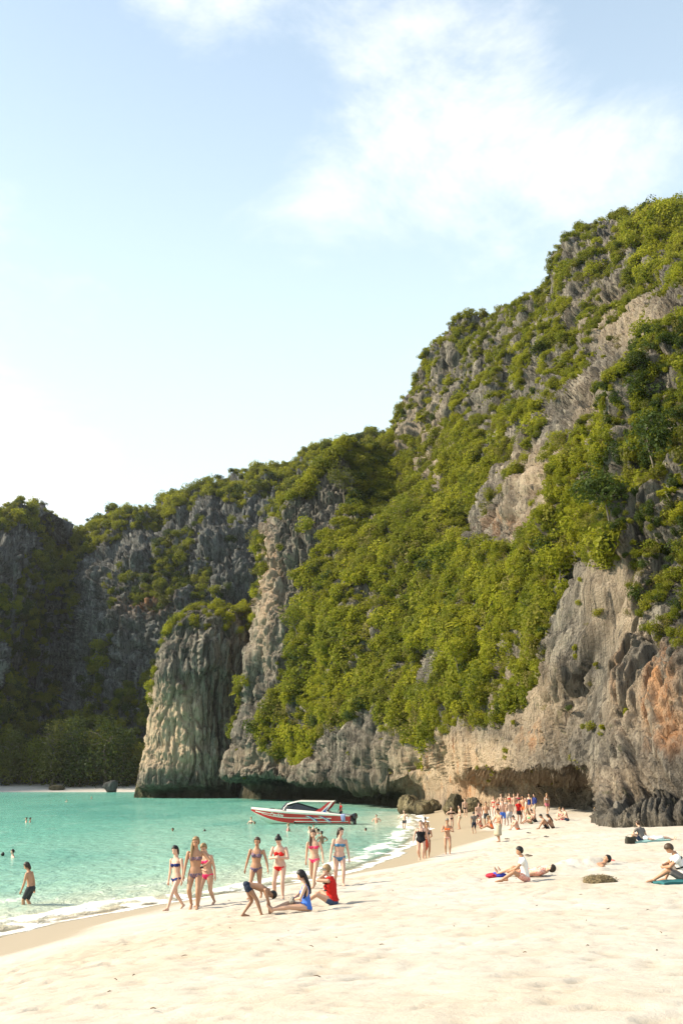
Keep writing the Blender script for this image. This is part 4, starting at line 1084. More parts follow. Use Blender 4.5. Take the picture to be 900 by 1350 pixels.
# ------------------------------------------------------------------ boulders
def boulder(px, py, w, h, dep, seed, label, mat=None, at=None, sink=.25, tidez=.5, lean=0.0):
    c = Vector(at) if at is not None else on_sand(px, py)
    bm = bmesh.new(); bmesh.ops.create_icosphere(bm, subdivisions=5, radius=1)
    v = np.array([x.co[:] for x in bm.verts])
    r = np.random.default_rng(seed)
    # cut by random planes for broken facets, then roughen
    for k in range(14):
        nrm = unit(r.normal(size=3)); o_ = r.uniform(.62, .92)
        dd = v @ nrm - o_; v = v - np.maximum(dd, 0)[:, None] * nrm * .9
    sc = v * 2.2 + seed
    v = v * (1 + .10 * fbm(sc[:, 0], sc[:, 1], sc[:, 2], 4, .6) + .05 * ridged(sc[:, 0] * 2, sc[:, 1] * 2, sc[:, 2], 2))[:, None]
    v = v * np.array((w / 2, dep / 2, h * .62)); v[:, 0] += lean * v[:, 2]
    v[:, 2] += h * .38 - sink
    for x, p in zip(bm.verts, v): x.co = p
    o = bm_obj('boulder', bm, mat or M['boulder'], None, False); o.location = c
    z = v[:, 2] + c.z
    attr(o, 'tide', np.clip((1 - sstep(tidez * .3, tidez * 1.2, z)) * .8, 0, 1)); attr(o, 'stain', np.zeros(len(v))); attr(o, 'cream', np.zeros(len(v)))
    tag(o, label, 'boulder'); return o
M['boulder'] = rock_mat('boulder_rock', base=(.25, .205, .115), pale=(.40, .33, .20), dark=(.09, .078, .05))
def far_pt(px, py):
    d = CAM_H / -(pixdir(px, py)[2] / pixdir(px, py)[1]); return P(px, py, d)
boulder(541, 1073, 3.0, 2.6, 2.4, 3, 'large olive brown boulder at the edge of the surf', tidez=.8)
boulder(557, 1074, 2.4, 1.9, 2.2, 9, 'rounded dark boulder leaning on the large olive one', tidez=.8)
boulder(573, 1069, 1.7, 1.7, 1.6, 14, 'dark wet boulder between the olive one and the yellow block', tidez=1.6)
boulder(600, 1073, 2.6, 2.2, 2.0, 21, 'yellowish blocky boulder under the orange wall')
boulder(622, 1070, 2.4, 1.6, 1.8, 27, 'brown boulder half hidden by the crowd')
boulder(868, 1086, .95, .32, .5, 33, 'small pale rock at the foot of the beach wall', at=on_sand(868, 1087), sink=.06, mat=M['rock'], tidez=-3)
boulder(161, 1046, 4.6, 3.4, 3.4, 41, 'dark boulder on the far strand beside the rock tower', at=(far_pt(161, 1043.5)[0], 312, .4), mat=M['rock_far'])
boulder(76, 1040, 5.2, 1.6, 2.5, 47, 'low pale rock on the far strand', at=(P(76, 1040, 322)[0], 322, .7), tidez=-3)
boulder(188, 1050, 4.0, 3.8, 3.4, 52, 'black rock at the left foot of the rock tower', at=(P(186, 1048, 228)[0], 228, -.3), tidez=2.0)
# ------------------------------------------------------------------ single trees one can pick out
def tree(base, height, crown_r, seed, label, mat, group, lean=(0, 0), layers=1, leaf=.16, n=1500):
    r = np.random.default_rng(seed); base = np.asarray(base, float)
    root = empty('tree', base); tag(root, label, 'tree', group)
    tr = Soup(); tip = vec(lean[0], lean[1], height * .78)
    pts = [vec(0, 0, -.5)] + [tip * f + vec(*r.normal(0, .02 * height, 2), 0) for f in (.15, .4, .7, 1.0)]
    r0 = max(.10, height * .022)
    tr.tube(pts, [r0 * 1.3, r0, r0 * .8, r0 * .55, r0 * .2], None, 8)
    for k in range(7):
        a = r.uniform(0, 6.28); f = r.uniform(.45, .95); st = tip * f
        e = st + vec(math.cos(a), math.sin(a), r.uniform(.1, .6)) * crown_r * r.uniform(.5, .9)
        tr.tube([st, (st + e) / 2 + vec(0, 0, .05 * height), e], [r0 * .4, r0 * .28, r0 * .1], None, 6)
    mesh_obj('trunk', tr.v, tr.f, M['bark'], root)
    V, Fc, A_ = [], [], []; off = 0
    for k in range(layers):
        zc = height * (.80 if layers == 1 else .22 + .70 * k / max(layers - 1, 1)); rr = crown_r * (1 if layers == 1 else (1.15 - .5 * k / layers))
        v, f, a = leaf_cloud(n // layers, leaf / crown_r, seed * 7 + k, lobes=13, flat=(.8 if layers == 1 else .38))
        v = v * rr; cx = tip * (zc / (height * .78)) ; v = v + vec(cx[0] + r.normal(0, .1) * rr, cx[1] + r.normal(0, .1) * rr, zc)
        V.append(v); Fc.append(f + off); A_.append(a); off += len(v)
    c = mesh_obj('crown', np.concatenate(V), np.concatenate(Fc), mat, root, False); attr(c, 'leaf', np.concatenate(A_))
    return root
def on_cliff(px_, py_):
    """nearest modelled point of the beach cliff seen at a photo pixel"""
    d = (px - px_) ** 2 + (py - py_) ** 2 + (S[..., 1] > 260) * 1e6
    k = np.unravel_index(np.argmin(d), d.shape); return S[k] + n0[k] * .3
G1 = 'trees growing out of the beach cliff'
for (bx, by, hh, cr_, sd, mt, lb) in [
    (566, 962, 6.0, 3.3, 1, 'leaf_dark', 'dark round tree above the orange wall'),
    (628, 950, 5.0, 2.5, 2, 'leaf_mid', 'mid green tree hanging over the cave lip'),
    (612, 905, 5.0, 2.4, 3, 'leaf_bright', 'bright green tree above the cave lip tree'),
    (392, 850, 6.5, 3.2, 4, 'leaf_mid', 'leafy tree beside the rocky left edge of the beach cliff'),
    (455, 655, 7.5, 3.6, 5, 'leaf_dark', 'dark tree in the shaded hollow under the small pinnacle'),
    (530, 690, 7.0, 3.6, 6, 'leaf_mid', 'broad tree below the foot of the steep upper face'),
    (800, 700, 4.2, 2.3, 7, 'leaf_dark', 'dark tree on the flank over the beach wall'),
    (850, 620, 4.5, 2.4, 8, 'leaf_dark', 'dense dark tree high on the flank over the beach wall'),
    (735, 780, 3.6, 1.9, 9, 'leaf_bright', 'yellow green tree on the edge of the bare beach wall'),
    (690, 840, 4.0, 2.2, 10, 'leaf_mid', 'tree above the bare buttress by the crowd'),
    (858, 283, 3.6, 2.6, 11, 'leaf_dark', 'dark crown on the summit of the beach cliff'),
    (815, 300, 3.4, 2.4, 12, 'leaf_mid', 'low tree just below the summit')]:
    tree(on_cliff(bx, by), hh, cr_, sd, lb, M[mt], G1, lean=(-hh * .12, -hh * .06))
G2 = 'trees along the far strand'
far_names = {68: 'tall layered tree directly behind the low pale rock', 92: 'tallest broad tree behind the far strand', 160: 'layered tree directly behind the dark boulder of the far strand', 178: 'short tree between the dark boulder and the rock tower', 138: 'tall dark tree next to the one behind the dark boulder', 104: 'lowest tree in front of the tallest broad one on the far strand', 42: 'medium tree next to the one behind the low pale rock'}
for i, (bx, hh, cr_) in enumerate([(-25, 15, 6), (12, 17, 6.5), (42, 14, 6), (68, 19, 7), (92, 21, 8), (118, 16, 6.5), (138, 20, 7.5), (160, 17, 7), (178, 12, 5), (104, 12, 5)]):
    p = P(bx, 1036, 331 + (i % 3) * 2.5); p[2] = 1.8
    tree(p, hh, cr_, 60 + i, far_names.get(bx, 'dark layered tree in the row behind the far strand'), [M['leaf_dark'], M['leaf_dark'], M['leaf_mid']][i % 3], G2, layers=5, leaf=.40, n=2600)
# ---- who is on the beach
def hgt(px, py, top, frac=1.0, lo=1.45, hi=1.86):
    p = on_sand(px, py); h = (py - top) / FPX * p.y * 1.0 / frac
    return float(min(max(h, lo), hi))
NAVY = cloth('navy', (.018, .028, .12)); PINK = cloth('pink', (.72, .05, .14)); HOT = cloth('hot_pink', (.78, .045, .16)); RED = cloth('red', (.55, .02, .018))
BLUE = cloth('blue', (.06, .16, .55)); TEAL = cloth('steel_blue', (.07, .18, .30)); BLACK = cloth('black', (.012, .012, .014)); CHAR = cloth('charcoal', (.04, .042, .045))
WHITE = cloth('white', (.72, .70, .66)); ORANGE = cloth('orange', (.70, .13, .03)); BEIGE = cloth('beige', (.40, .34, .24)); GREY = cloth('grey', (.16, .14, .125))
PATT = cloth('patterned', (.30, .16, .20), (.08, .07, .12)); FLOR = cloth('floral', (.40, .18, .16), (.10, .08, .12)); MINT = cloth('mint', (.12, .45, .22)); DENIM = cloth('denim', (.045, .07, .13))
REDPAT = cloth('red_pattern', (.60, .05, .03), (.70, .45, .35)); VESTRED = cloth('vest_red', (.50, .018, .012)); NAVSH = cloth('navy_shorts', (.02, .028, .05))

def phone(hand=0, mat='black'):
    def f(root, J, H):
        w = J['wri'][hand] * H; d = unit(J['wri'][hand] - J['elb'][hand])
        bm = bmesh.new(); bmesh.ops.create_cube(bm, size=1)
        for v in bm.verts: v.co = Vector((v.co.x * .07, v.co.y * .03, v.co.z * .05))
        bmesh.ops.bevel(bm, geom=bm.edges[:] + bm.verts[:], offset=.008, segments=2, affect='EDGES')
        ln = bmesh.ops.create_cone(bm, cap_ends=True, segments=14, radius1=.018, radius2=.016, depth=.025)['verts']
        bmesh.ops.rotate(bm, verts=ln, cent=(0, 0, 0), matrix=Matrix.Rotation(R(90), 3, 'X')); bmesh.ops.translate(bm, verts=ln, vec=(0, .025, 0))
        o = bm_obj('camera', bm, CHAR, None, False)
        o.matrix_world = root.matrix_basis @ Matrix.Translation(Vector(w + d * .075 * H + vec(0, .02, .01)))
        tag(o, 'small black camera held by ' + ('the tallest tanned woman' if hand == 0 and root['label'].startswith('tall') else 'the woman in the red life jacket'), 'camera')
    return f
# walkers along the wet sand
person(231, 1200, hgt(231, 1200, 1122), 138, walk(.20, .06, tilt=3, twist=8, hands=(vec(-.17, .02, .43), vec(.165, .02, .44)), head=(10, 14)), skin='fair', build=.95, hair=('ponytail', 'black'),
       wear=(('bandeau', NAVY), ('bikini_bottom', NAVY)), label='black-haired woman in a navy bandeau bikini striding on wet sand')
person(256, 1198, hgt(256, 1198, 1111), 178, walk(.05, .02, hands=(vec(-.16, .17, .60), vec(.155, .06, .45)), elbow=(vec(-1, -.5, -.4), vec(.6, -1, 0)), head=(0, 10), curl=(70, 25)), skin='tan', hair=('side', 'blond'),
       wear=(('bandeau', FLOR), ('low_bottom', FLOR)), label='tall tanned woman in a floral bikini with a small camera in her raised hand', props=phone(0))
person(272, 1194, hgt(272, 1194, 1117), 155, walk(-.16, .0, tilt=5, twist=-10, hands=(vec(-.16, .0, .43), vec(-.02, .13, .56)), elbow=(vec(-.6, -1, 0), vec(1, -.2, -.3)), head=(15, 24), bend=8), skin='light', build=1.06, hair=('side', 'blond'),
       wear=(('bandeau', HOT), ('bikini_bottom', HOT)), label='blonde woman in a hot pink bikini with one arm across her belly')
person(337, 1184, hgt(337, 1184, 1110), 166, walk(-.15, .03, tilt=-3, twist=8, hands=(vec(-.225, .05, .47), vec(.20, .02, .42)), head=(0, 10)), skin='tan', hair=('ponytail', 'brown'),
       wear=(('bra_top', PATT), ('bikini_bottom', PATT)), label='tanned woman in a patterned bikini walking behind the bending boy')
person(368, 1184, hgt(368, 1184, 1107), 168, stand(feet=(vec(-.075, .05, 0), vec(.075, -.02, 0)), pelvis=vec(0, 0, .50), hands=(vec(-.05, .17, .645), vec(.03, .18, .64)), elbow=(vec(-1, -.6, -.6), vec(1, -.6, -.6)), head=(-4, 34), bend=10, curl=(55, 55)), skin='rosy', build=1.08, hair=('bun', 'black'),
       wear=(('triangle_top', RED), ('low_bottom', RED)), label='woman with a black hair bun in a red bikini looking down at her hands')
person(414, 1170, hgt(414, 1170, 1100), 160, walk(.17, .05, tilt=3, twist=9, hands=(vec(-.20, .07, .46), vec(.17, -.02, .42)), head=(5, 6)), skin='light', hair=('side', 'brown'),
       wear=(('bandeau', PINK), ('bikini_bottom', PINK)), label='woman in a coral pink bikini striding behind the seated women')
person(447, 1167, hgt(447, 1167, 1097), 190, walk(.12, .0, tilt=-3, hands=(vec(-.18, .03, .43), vec(.175, .05, .45)), head=(28, 4)), skin='rosy', build=1.10, hair=('long', 'dark'),
       wear=(('bandeau', TEAL), ('bikini_bottom', TEAL)), label='woman with long dark hair in a steel blue bikini turning her head')
# the boy digging in the sand and the two seated women
person(334, 1208, 1.42, -78, dict(pelvis=vec(0, -.10, .455), lean=84, bend=26, feet=(vec(-.06, -.16, 0), vec(.07, .12, 0)), toes=((-5, 0), (5, 0)), hands=(vec(-.07, .30, .06), vec(.09, .24, .08)), elbow=(vec(-1, .2, .2), vec(1, .2, .2)), head=(0, 20), hdir=(vec(0, .2, -1), vec(0, .2, -1))), sex='m', build=.93, skin='brown', hair=('short', 'black'),
       wear=(('trunks', NAVSH),), label='boy in dark swim shorts bending down to touch the sand')
def bag_prop(root, J, H):
    p = (J['wri'][0] + J['wri'][1]) / 2 * H
    s = Soup(); s.ball(vec(0, 0, 0), vec(.14, .07, .085), None, 14, 9)
    s.v = [v * (1 + .12 * math.sin(9 * v[0] + 5 * v[2])) for v in s.v]
    o = mesh_obj('pouch', s.v, s.f, cloth('zebra', (.02, .02, .02), (.30, .28, .24)))
    o.matrix_world = root.matrix_basis @ Matrix.Translation(Vector(p + vec(0, .05, -.03)))
    tag(o, 'dark patterned pouch on the lap of the woman in blue', 'pouch')
def black_panel(root, J, H):
    s = Soup(); c, F = J['spine'][5] * H, J['frames'][5]
    s.tube([c + F @ vec(-.10 * H, -.02 * H, .055 * H), c + F @ vec(-.106 * H, .0, -.0 * H), c + F @ vec(-.098 * H, .02 * H, -.06 * H), c + F @ vec(-.075 * H, .045 * H, -.085 * H)], [(.012 * H, .007 * H)] * 4, F @ vec(0, 1, 0), 8)
    mesh_obj('black_trim', s.v, s.f, BLACK, root)
person(404, 1201, 1.60, 98, sit_fwd(lean=2, bend=8, hands=(vec(-.02, .17, .16), vec(.06, .17, .17)), head=(-14, 10), feet=(vec(-.06, .50, 0), vec(.05, .46, 0)), knee=(vec(-.5, .1, .8), vec(.5, .1, .8))), skin='light', hair=('long', 'black'),
       wear=(('one_piece', BLUE),), label='seated woman with long black hair in a blue swimsuit', props=bag_prop, parts=black_panel)
def straps(root, J, H):
    F, c = J['frames'][5], J['spine'][5] * H
    for z in (-.055, -.005, .04):
        s = Soup(); s.tube([c + F @ (vec(x, .088 if abs(x) < .06 else .05, z) * H) for x in (-.115, -.06, 0, .06, .115)], [(.008 * H, .012 * H)] * 5, vec(0, 0, 1), 8); mesh_obj('strap', s.v, s.f, BLACK, root)
        b = Soup(); b.ball(c + F @ (vec(0, .10, z) * H), vec(.018, .01, .012) * H, F, 8, 6); mesh_obj('buckle', b.v, b.f, CHAR, root)
person(438, 1193, 1.62, 78, sit_fwd(lean=4, bend=6, hands=(vec(-.035, .10, .425), vec(.05, .10, .425)), elbow=(vec(-.8, .2, -1), vec(.8, .2, -1)), head=(0, 4), feet=(vec(-.06, .40, 0), vec(.06, .38, 0)), knee=(vec(-.5, .1, .8), vec(.5, .1, .8)), hdir=(vec(.2, .4, 1), vec(-.2, .4, 1)), curl=(60, 60)), skin='light', hair=('cap', 'blond'),
       wear=(('bra_top', MINT), ('vest', VESTRED), ('trunks', DENIM)), label='seated woman in a red life jacket and grey cap aiming a camera', props=phone(1), parts=straps)
# man wading
person(40, 1180, 1.74, 84, walk(.07, .05, hands=(vec(-.15, .13, .42), vec(.15, -.02, .45)), lean=6, bend=8, head=(0, 12)), sex='m', skin='tan', hair=('bob', 'dark'), wear=(('long_shorts', CHAR),),
       label='long-haired man in dark shorts wading knee-deep', at=P(40, 1180, 37.2) * np.array((1, 1, 0)), sink=.30)

# group strolling further along the water
person(555, 1134, hgt(555, 1134, 1085), 172, walk(.09, .04, hands=(vec(-.20, .0, .45), vec(.19, .05, .46)), head=(0, 4)), build=1.32, skin='rosy', hair=('ponytail', 'grey'), wear=(('one_piece', BLACK),),
       label='heavy-set woman in a black swimsuit walking along the shore', detail=False)
def shawl(root, J, H):
    s = Soup(); a = J['spine'][2] * H
    s.tube([a + vec(.06, .10, .06), a + vec(.09, .11, -.08), a + vec(.10, .11, -.3), a + vec(.13, .10, -.5), a + vec(.12, .10, -.56)], [(.05, .03), (.13, .05), (.16, .06), (.13, .05), (.05, .02)], vec(1, 0, 0), 14)
    s.v = [p + vec(.015 * math.sin(p[2] * 40), .02 * math.sin(p[0] * 45), 0) for p in s.v]
    o = mesh_obj('beach_towel', s.v, s.f, cloth('orange_stripe', (.70, .14, .03), (.45, .05, .03)))
    o.matrix_world = root.matrix_basis.copy(); tag(o, 'orange towel hanging from the hands of a walking woman', 'towel')
person(563, 1131, hgt(563, 1131, 1088), 178, walk(-.07, .02, hands=(vec(-.03, .14, .56), vec(.06, .14, .56)), elbow=(vec(-1, -.3, -.4), vec(1, -.3, -.4)), head=(8, 12)), skin='tan', hair=('ponytail', 'blond'), wear=(('bra_top', CHAR), ('bikini_bottom', CHAR)),
       label='tanned woman carrying an orange towel at the shore', detail=False, props=shawl)
person(561, 1109, 1.55, 20, walk(.06, .03), sex='m', build=.95, skin='brown', hair=('short', 'black'), wear=(('shorts', NAVSH),), label='dark-haired boy walking away behind the orange towel', detail=False)
person(590, 1127, hgt(590, 1127, 1082), 180, walk(.05, .0, hands=(vec(-.05, .15, .66), vec(.05, .15, .66)), elbow=(vec(-1, -.4, -.6), vec(1, -.4, -.6)), head=(0, 16)), build=.92, skin='tan', hair=('ponytail', 'grey'), wear=(('bra_top', ORANGE), ('low_bottom', REDPAT)),
       label='slim woman in a red bikini with both hands raised to her chest', detail=False)
person(533, 1093, 1.72, 150, walk(.06, .06, hands=(vec(-.2, .0, .5), vec(.30, .1, .60)), head=(0, 5)), sex='m', skin='fair', hair=('buzz', 'brown'), wear=(('shorts', CHAR),), label='pale man in dark shorts with an arm out standing in the surf', detail=False, sink=.15)
person(595, 1093, 1.66, 185, stand(hands=(vec(-.12, .06, .6), vec(.12, .06, .6)), elbow=(vec(-1, -.2, 0), vec(1, -.2, 0))), skin='fair', hair=('bun', 'dark'), wear=(('bra_top', BLACK), ('bikini_bottom', BLACK)), label='fair woman in a black bikini by the boulders, hands on hips', detail=False)
person(606, 1093, 1.74, 95, stand(feet=(vec(-.03, .0, 0), vec(.03, .03, 0)), hands=(vec(-.1, .1, .55), vec(.1, .1, .5))), sex='m', build=.88, skin='light', hair=('short', 'black'), wear=(('trunks', BEIGE),), label='thin man in pale trunks standing sideways', detail=False)
person(625, 1099, hgt(625, 1099, 1072, lo=1.35), 10, walk(.04, .03), sex='m', build=.95, skin='brown', hair=('short', 'black'), wear=(('shirt', GREY), ('long_shorts', NAVSH)), label='boy in a grey shirt and navy shorts seen from behind', detail=False)
person(631, 1088, 1.70, 200, walk(.05, .03), sex='m', skin='rosy', hair=('short', 'brown'), wear=(('shorts', REDPAT),), label='sunburnt man in red patterned shorts', detail=False)
person(641, 1089, 1.74, 170, walk(-.05, .03), sex='m', skin='tan', hair=('short', 'brown'), wear=(('long_shorts', CHAR),), label='bare-chested man in long charcoal shorts', detail=False)
person(658, 1110, hgt(658, 1110, 1069), 120, stand(hands=(vec(-.05, .17, .58), vec(.06, .17, .6)), elbow=(vec(-1, -.4, -.5), vec(1, -.4, -.5)), head=(0, 18), feet=(vec(-.06, .04, 0), vec(.06, -.04, 0))), sex='m', skin='tan', hair=('short', 'dark'), wear=(('sarong', BEIGE),), label='bare-chested person wrapped in a beige sarong', detail=False)
# sunbathers and the crowd under the overhang
C_ = 'crowd of bathers under the overhang'
crowd = [ # px, feet py, height, yaw, sex, skin, hair, wear, pose, label
 (651,1076,1.70,160,'f','rosy',('ponytail','blond'),(('bra_top',RED),('bikini_bottom',RED)),'w','blonde woman in a red bikini in the crowd'),
 (663,1089,1.76,190,'m','rosy',('short','brown'),(('long_shorts',BLUE),),'s','sunburnt man in blue shorts in the crowd'),
 (672,1088,1.74,20,'m','fair',('buzz','blond'),(('long_shorts',cloth('check', (.05,.08,.20), (.5,.5,.5))),),'s','pale man in blue checked shorts with his back turned'),
 (667,1078,1.64,185,'f','light',('long','brown'),(('bandeau',WHITE),('bikini_bottom',WHITE)),'s','woman in a white bikini deep in the crowd'),
 (678,1073,1.72,175,'m','rosy',('short','blond'),(('shorts',BEIGE),),'w','man in beige shorts near the cave wall'),
 (684,1086,1.66,200,'f','light',('short','black'),(('shirt',RED),('shorts',CHAR)),'s','person in a bright red shirt and dark shorts in the crowd'),
 (690,1079,1.74,150,'m','tan',('short','dark'),(('shorts',ORANGE),),'w','tanned man in orange shorts in the crowd'),
 (683,1071,1.70,180,'f','rosy',('bun','brown'),(('bra_top',PINK),('low_bottom',PINK)),'s','woman in a pink bikini at the back of the crowd'),
 (694,1084,1.70,90,'m','rosy',('buzz','brown'),(('shorts',BEIGE),),'s','sunburnt man in beige shorts facing the water'),
 (656,1080,1.68,210,'f','rosy',('long','blond'),(('bandeau',ORANGE),('bikini_bottom',ORANGE)),'w','woman in an orange bikini beside the cave mouth'),
 (661,1072,1.72,175,'m','fair',('short','blond'),(('long_shorts',WHITE),),'s','fair man in white shorts at the back of the crowd'),
 (698,1074,1.70,140,'f','light',('ponytail','dark'),(('one_piece',NAVY),),'s','woman in a navy swimsuit under the overhang'),
 (672,1070,1.70,170,'f','fair',('long','brown'),(('one_piece',RED),),'w','woman in a red swimsuit at the back of the crowd'),
 (705,1075,1.70,110,'m','light',('short','black'),(('long_sleeves',NAVY),('long_shorts',BEIGE)),'s','person in a navy jacket under the overhang'),
 (721,1073,1.66,200,'f','light',('ponytail','blond'),(('bra_top',WHITE),('shorts',cloth('rose', (.72,.22,.30)))),'w','woman in rose shorts near the right of the overhang'),
 (613,1077,1.70,190,'m','fair',('short','brown'),(('trunks',BLACK),),'w','pale man in black trunks at the foot of the boulders'),
]
for i, (x, y, h, yw, sx, sk, hr, wr, ps, lb) in enumerate(crowd):
    person(x, y, h, yw, walk(.05 if i % 2 else -.05, .03, head=(random.uniform(-30, 30), 5)) if ps == 'w' else stand(feet=(vec(-.06, .02, 0), vec(.06, -.02, 0)), hands=(vec(-.15, .05 + .1 * random.random(), .43 + .15 * random.random()), vec(.15, .05, .43)), head=(random.uniform(-30, 30), 5)), sex=sx, skin=sk, hair=hr, wear=wr, label=lb, detail=False, group=C_)
seats = [
 (682,1094,1.66,100,'f','rosy',('bun','brown'),(('bikini_bottom',ORANGE),('bra_top',ORANGE)),sit_knees(),'sunburnt woman sitting with bent knees in front of the crowd'),
 (648,1093,1.66,95,'f','tan',('ponytail','blond'),(('one_piece',ORANGE),),sit_fwd(),'woman in an orange swimsuit seated beside the sarong wearer'),
 (705,1084,1.70,110,'m','rosy',('short','brown'),(('shorts',CHAR),),sit_knees(),'sunburnt man in charcoal shorts seated up the slope'),
 (699,1086,1.66,120,'f','light',('long','blond'),(('bra_top',MINT),('bikini_bottom',MINT)),sit_fwd(),'woman in a mint bikini sitting up the slope'),
 (721,1093,1.72,80,'m','tan',('short','black'),(('shorts',BLACK),),sit_knees(lean=10),'tanned man in black shorts hugging his knees beside a brunette'),
 (728,1092,1.62,75,'f','tan',('long','dark'),(('bra_top',BLACK),('bikini_bottom',BLACK)),sit_knees(),'brunette in a black bikini sitting against a man in black shorts'),
 (747,1082,1.68,95,'m','rosy',('short','brown'),(('shorts',DENIM),),sit_fwd(),'man in denim shorts sitting alone near the dark overhang'),
 (741,1081,1.60,130,'f','fair',('bun','blond'),(('bra_top',PINK),('bikini_bottom',PINK)),sit_knees(),'blonde woman in a pink bikini sitting near the dark overhang'),
 (634,1090,1.60,100,'f','rosy',('bun','dark'),(('bikini_bottom',RED),('bra_top',RED)),sit_knees(),'woman in a red bikini sitting on the damp sand'),
 (791,1083,1.70,90,'m','rosy',('short','blond'),(('shorts',WHITE),),sit_knees(),'man in white shorts sitting against the foot of the cliff'),
]
for (x, y, h, yw, sx, sk, hr, wr, ps, lb) in seats:
    person(x, y, h, yw, ps, sex=sx, skin=sk, hair=hr, wear=wr, label=lb, detail=False, group='sunbathers sitting up the beach')
# the three men on the right and their friends
person(692, 1162, hgt(692, 1162, 1119, .565), 88, sit_knees(lean=-4, bend=16, feet=(vec(-.10, .40, 0), vec(.06, .30, 0)), hands=(vec(-.05, .25, .17), vec(.13, .12, .12)), knee=(vec(-.5, .1, .8), vec(.4, .1, .9)), head=(-6, -2)), sex='m', skin='tan', hair=('short', 'black'),
       wear=(('shirt', WHITE), ('shorts', REDPAT)), label='seated man in a white shirt and red patterned shorts')
person(694, 1155, 1.68, 58, lie_back(lean=-84, head=(0, 16), feet=(vec(-.06, .46, 0), vec(.06, .46, 0))), sex='f', skin='light', hair=('short', 'dark'), wear=(('shirt', REDPAT), ('shorts', CHAR)),
       label='dark-haired person lying down behind the man in white', detail=True, at=None)
person(846, 1110, hgt(846, 1110, 1083, .565), 35, sit_knees(lean=2, bend=14, feet=(vec(-.14, .26, 0), vec(.02, .32, 0)), hands=(vec(-.08, .22, .2), vec(.17, -.06, .03)), knee=(vec(-.6, .2, .8), vec(.1, .2, 1)), head=(-5, 0)), sex='m', skin='light', hair=('short', 'brown'),
       wear=(('shirt', GREY), ('shorts', NAVSH)), label='man in a grey T-shirt sitting with his back turned')
person(862, 1109, 1.70, -92, lie_back(head=(0, 10)), sex='m', skin='fair', hair=('short', 'brown'), wear=(('shirt', WHITE), ('long_shorts', WHITE)), label='person in white clothes lying beside the man in grey')
def tee_bands(root, J, H):
    for s0, k in ((6, 1.0), (4, 1.0)):
        s = Soup(); c, F = J['spine'][s0] * H, J['frames'][s0]; a, d = J['st'][s0][1] * H + .022, J['st'][s0][2] * H + .024
        n_ = 28; v = []; f = []
        for i in range(n_):
            th = 2 * math.pi * i / n_
            for z, o in ((-.016, 0), (-.016, .006), (.016, .006), (.016, 0)):
                v.append(c + F @ vec((a + o) * math.cos(th), (d + o) * math.sin(th), z * 1.0))
        for i in range(n_):
            for q in range(4):
                a0 = i * 4 + q; a1 = i * 4 + (q + 1) % 4; b0 = ((i + 1) % n_) * 4 + q; b1 = ((i + 1) % n_) * 4 + (q + 1) % 4
                f.append((a0, a1, b1, b0))
        mesh_obj('shirt_stripe', v, f, BLACK, root)
person(902, 1163, hgt(893, 1163, 1112, .565), 82, sit_knees(lean=6, bend=18, feet=(vec(-.05, .42, 0), vec(.10, .24, 0)), hands=(vec(-.02, .27, .20), vec(.10, .25, .22)), knee=(vec(-.2, .1, 1), vec(.5, .1, .8)), head=(-8, 22)), sex='m', skin='tan', hair=('short', 'brown'),
       wear=(('shirt', WHITE), ('long_shorts', GREY)), label='man in a white T-shirt with black stripes sitting on a teal towel', parts=tee_bands)
bp_ = on_sand(793, 1141)
person(793, 1141, 1.74, 92, lie_back(lean=-66, head=(0, 30), hands=(vec(-.14, .02, .0), vec(.14, .02, .0))), sex='m', skin='tan', hair=('short', 'black'), wear=(('shorts', RED),), label='man buried in sand with only his head showing',
       at=(bp_.x - .46, bp_.y, bp_.z), sink=.29)
# swimmers: heads and shoulders out of the water
def swim(px, py, up, yaw, sex, skin, hair, label, group=None, wear=()):
    H = 1.72; d = CAM_H / -(pixdir(px, py)[2] / pixdir(px, py)[1]); p = P(px, py, d)
    person(px, py, H, yaw, stand(hands=(vec(-.2, .1, .62), vec(.2, .1, .62)), head=(random.uniform(-40, 40), 0)), sex=sex, skin=skin, hair=hair, wear=wear, label=label, detail=False, group=group, at=(p[0], p[1], 0), sink=H - up)
SW = 'swimmers in the bay'
swim(4, 1129, .22, 60, 'm', 'brown', ('short', 'black'), 'dark head of a swimmer beside a bare-shouldered bather')
swim(17, 1130, .42, 120, 'f', 'rosy', ('short', 'dark'), 'bare-shouldered bather with dark hair near a swimming head')
swim(35, 1084, .45, 100, 'f', 'light', ('bun', 'dark'), 'bather with a dark bun facing a black-haired one in deep water', SW)
swim(40, 1084, .45, -80, 'm', 'light', ('short', 'black'), 'black-haired bather facing one with a bun in deep water', SW)
swim(88, 1057, .40, 20, 'm', 'fair', ('buzz', 'blond'), 'tiny shaven-headed swimmer off the low pale rock', SW)
swim(121, 1053, .45, 60, 'f', 'rosy', ('short', 'blond'), 'tiny blonde swimmer between the pale rock and the dark boulder', SW)
swim(228, 1096, .28, 140, 'm', 'brown', ('short', 'black'), 'lone dark head swimming beyond the bikini walkers')
swim(270, 1096, .16, 80, 'm', 'deep', ('short', 'dark'), 'swimmer floating low beyond the bikini walkers')
swim(331, 1086, .62, 150, 'f', 'rosy', ('short', 'blond'), 'bather standing chest-deep below the bow of the boat', wear=(('bra_top', CHAR),))
swim(336, 1087, .28, 100, 'm', 'brown', ('short', 'black'), 'dark head next to a bather below the bow')
swim(388, 1087, .28, 0, 'm', 'brown', ('short', 'black'), 'dark head alongside the red hull')
swim(380, 1096, .62, 80, 'f', 'rosy', ('bun', 'blond'), 'sunburnt bather in a coral top offshore of the walkers', wear=(('bra_top', PINK),))
swim(408, 1098, .50, 90, 'f', 'rosy', ('ponytail', 'blond'), 'blonde bather in a knot of swimmers off the boat', SW)
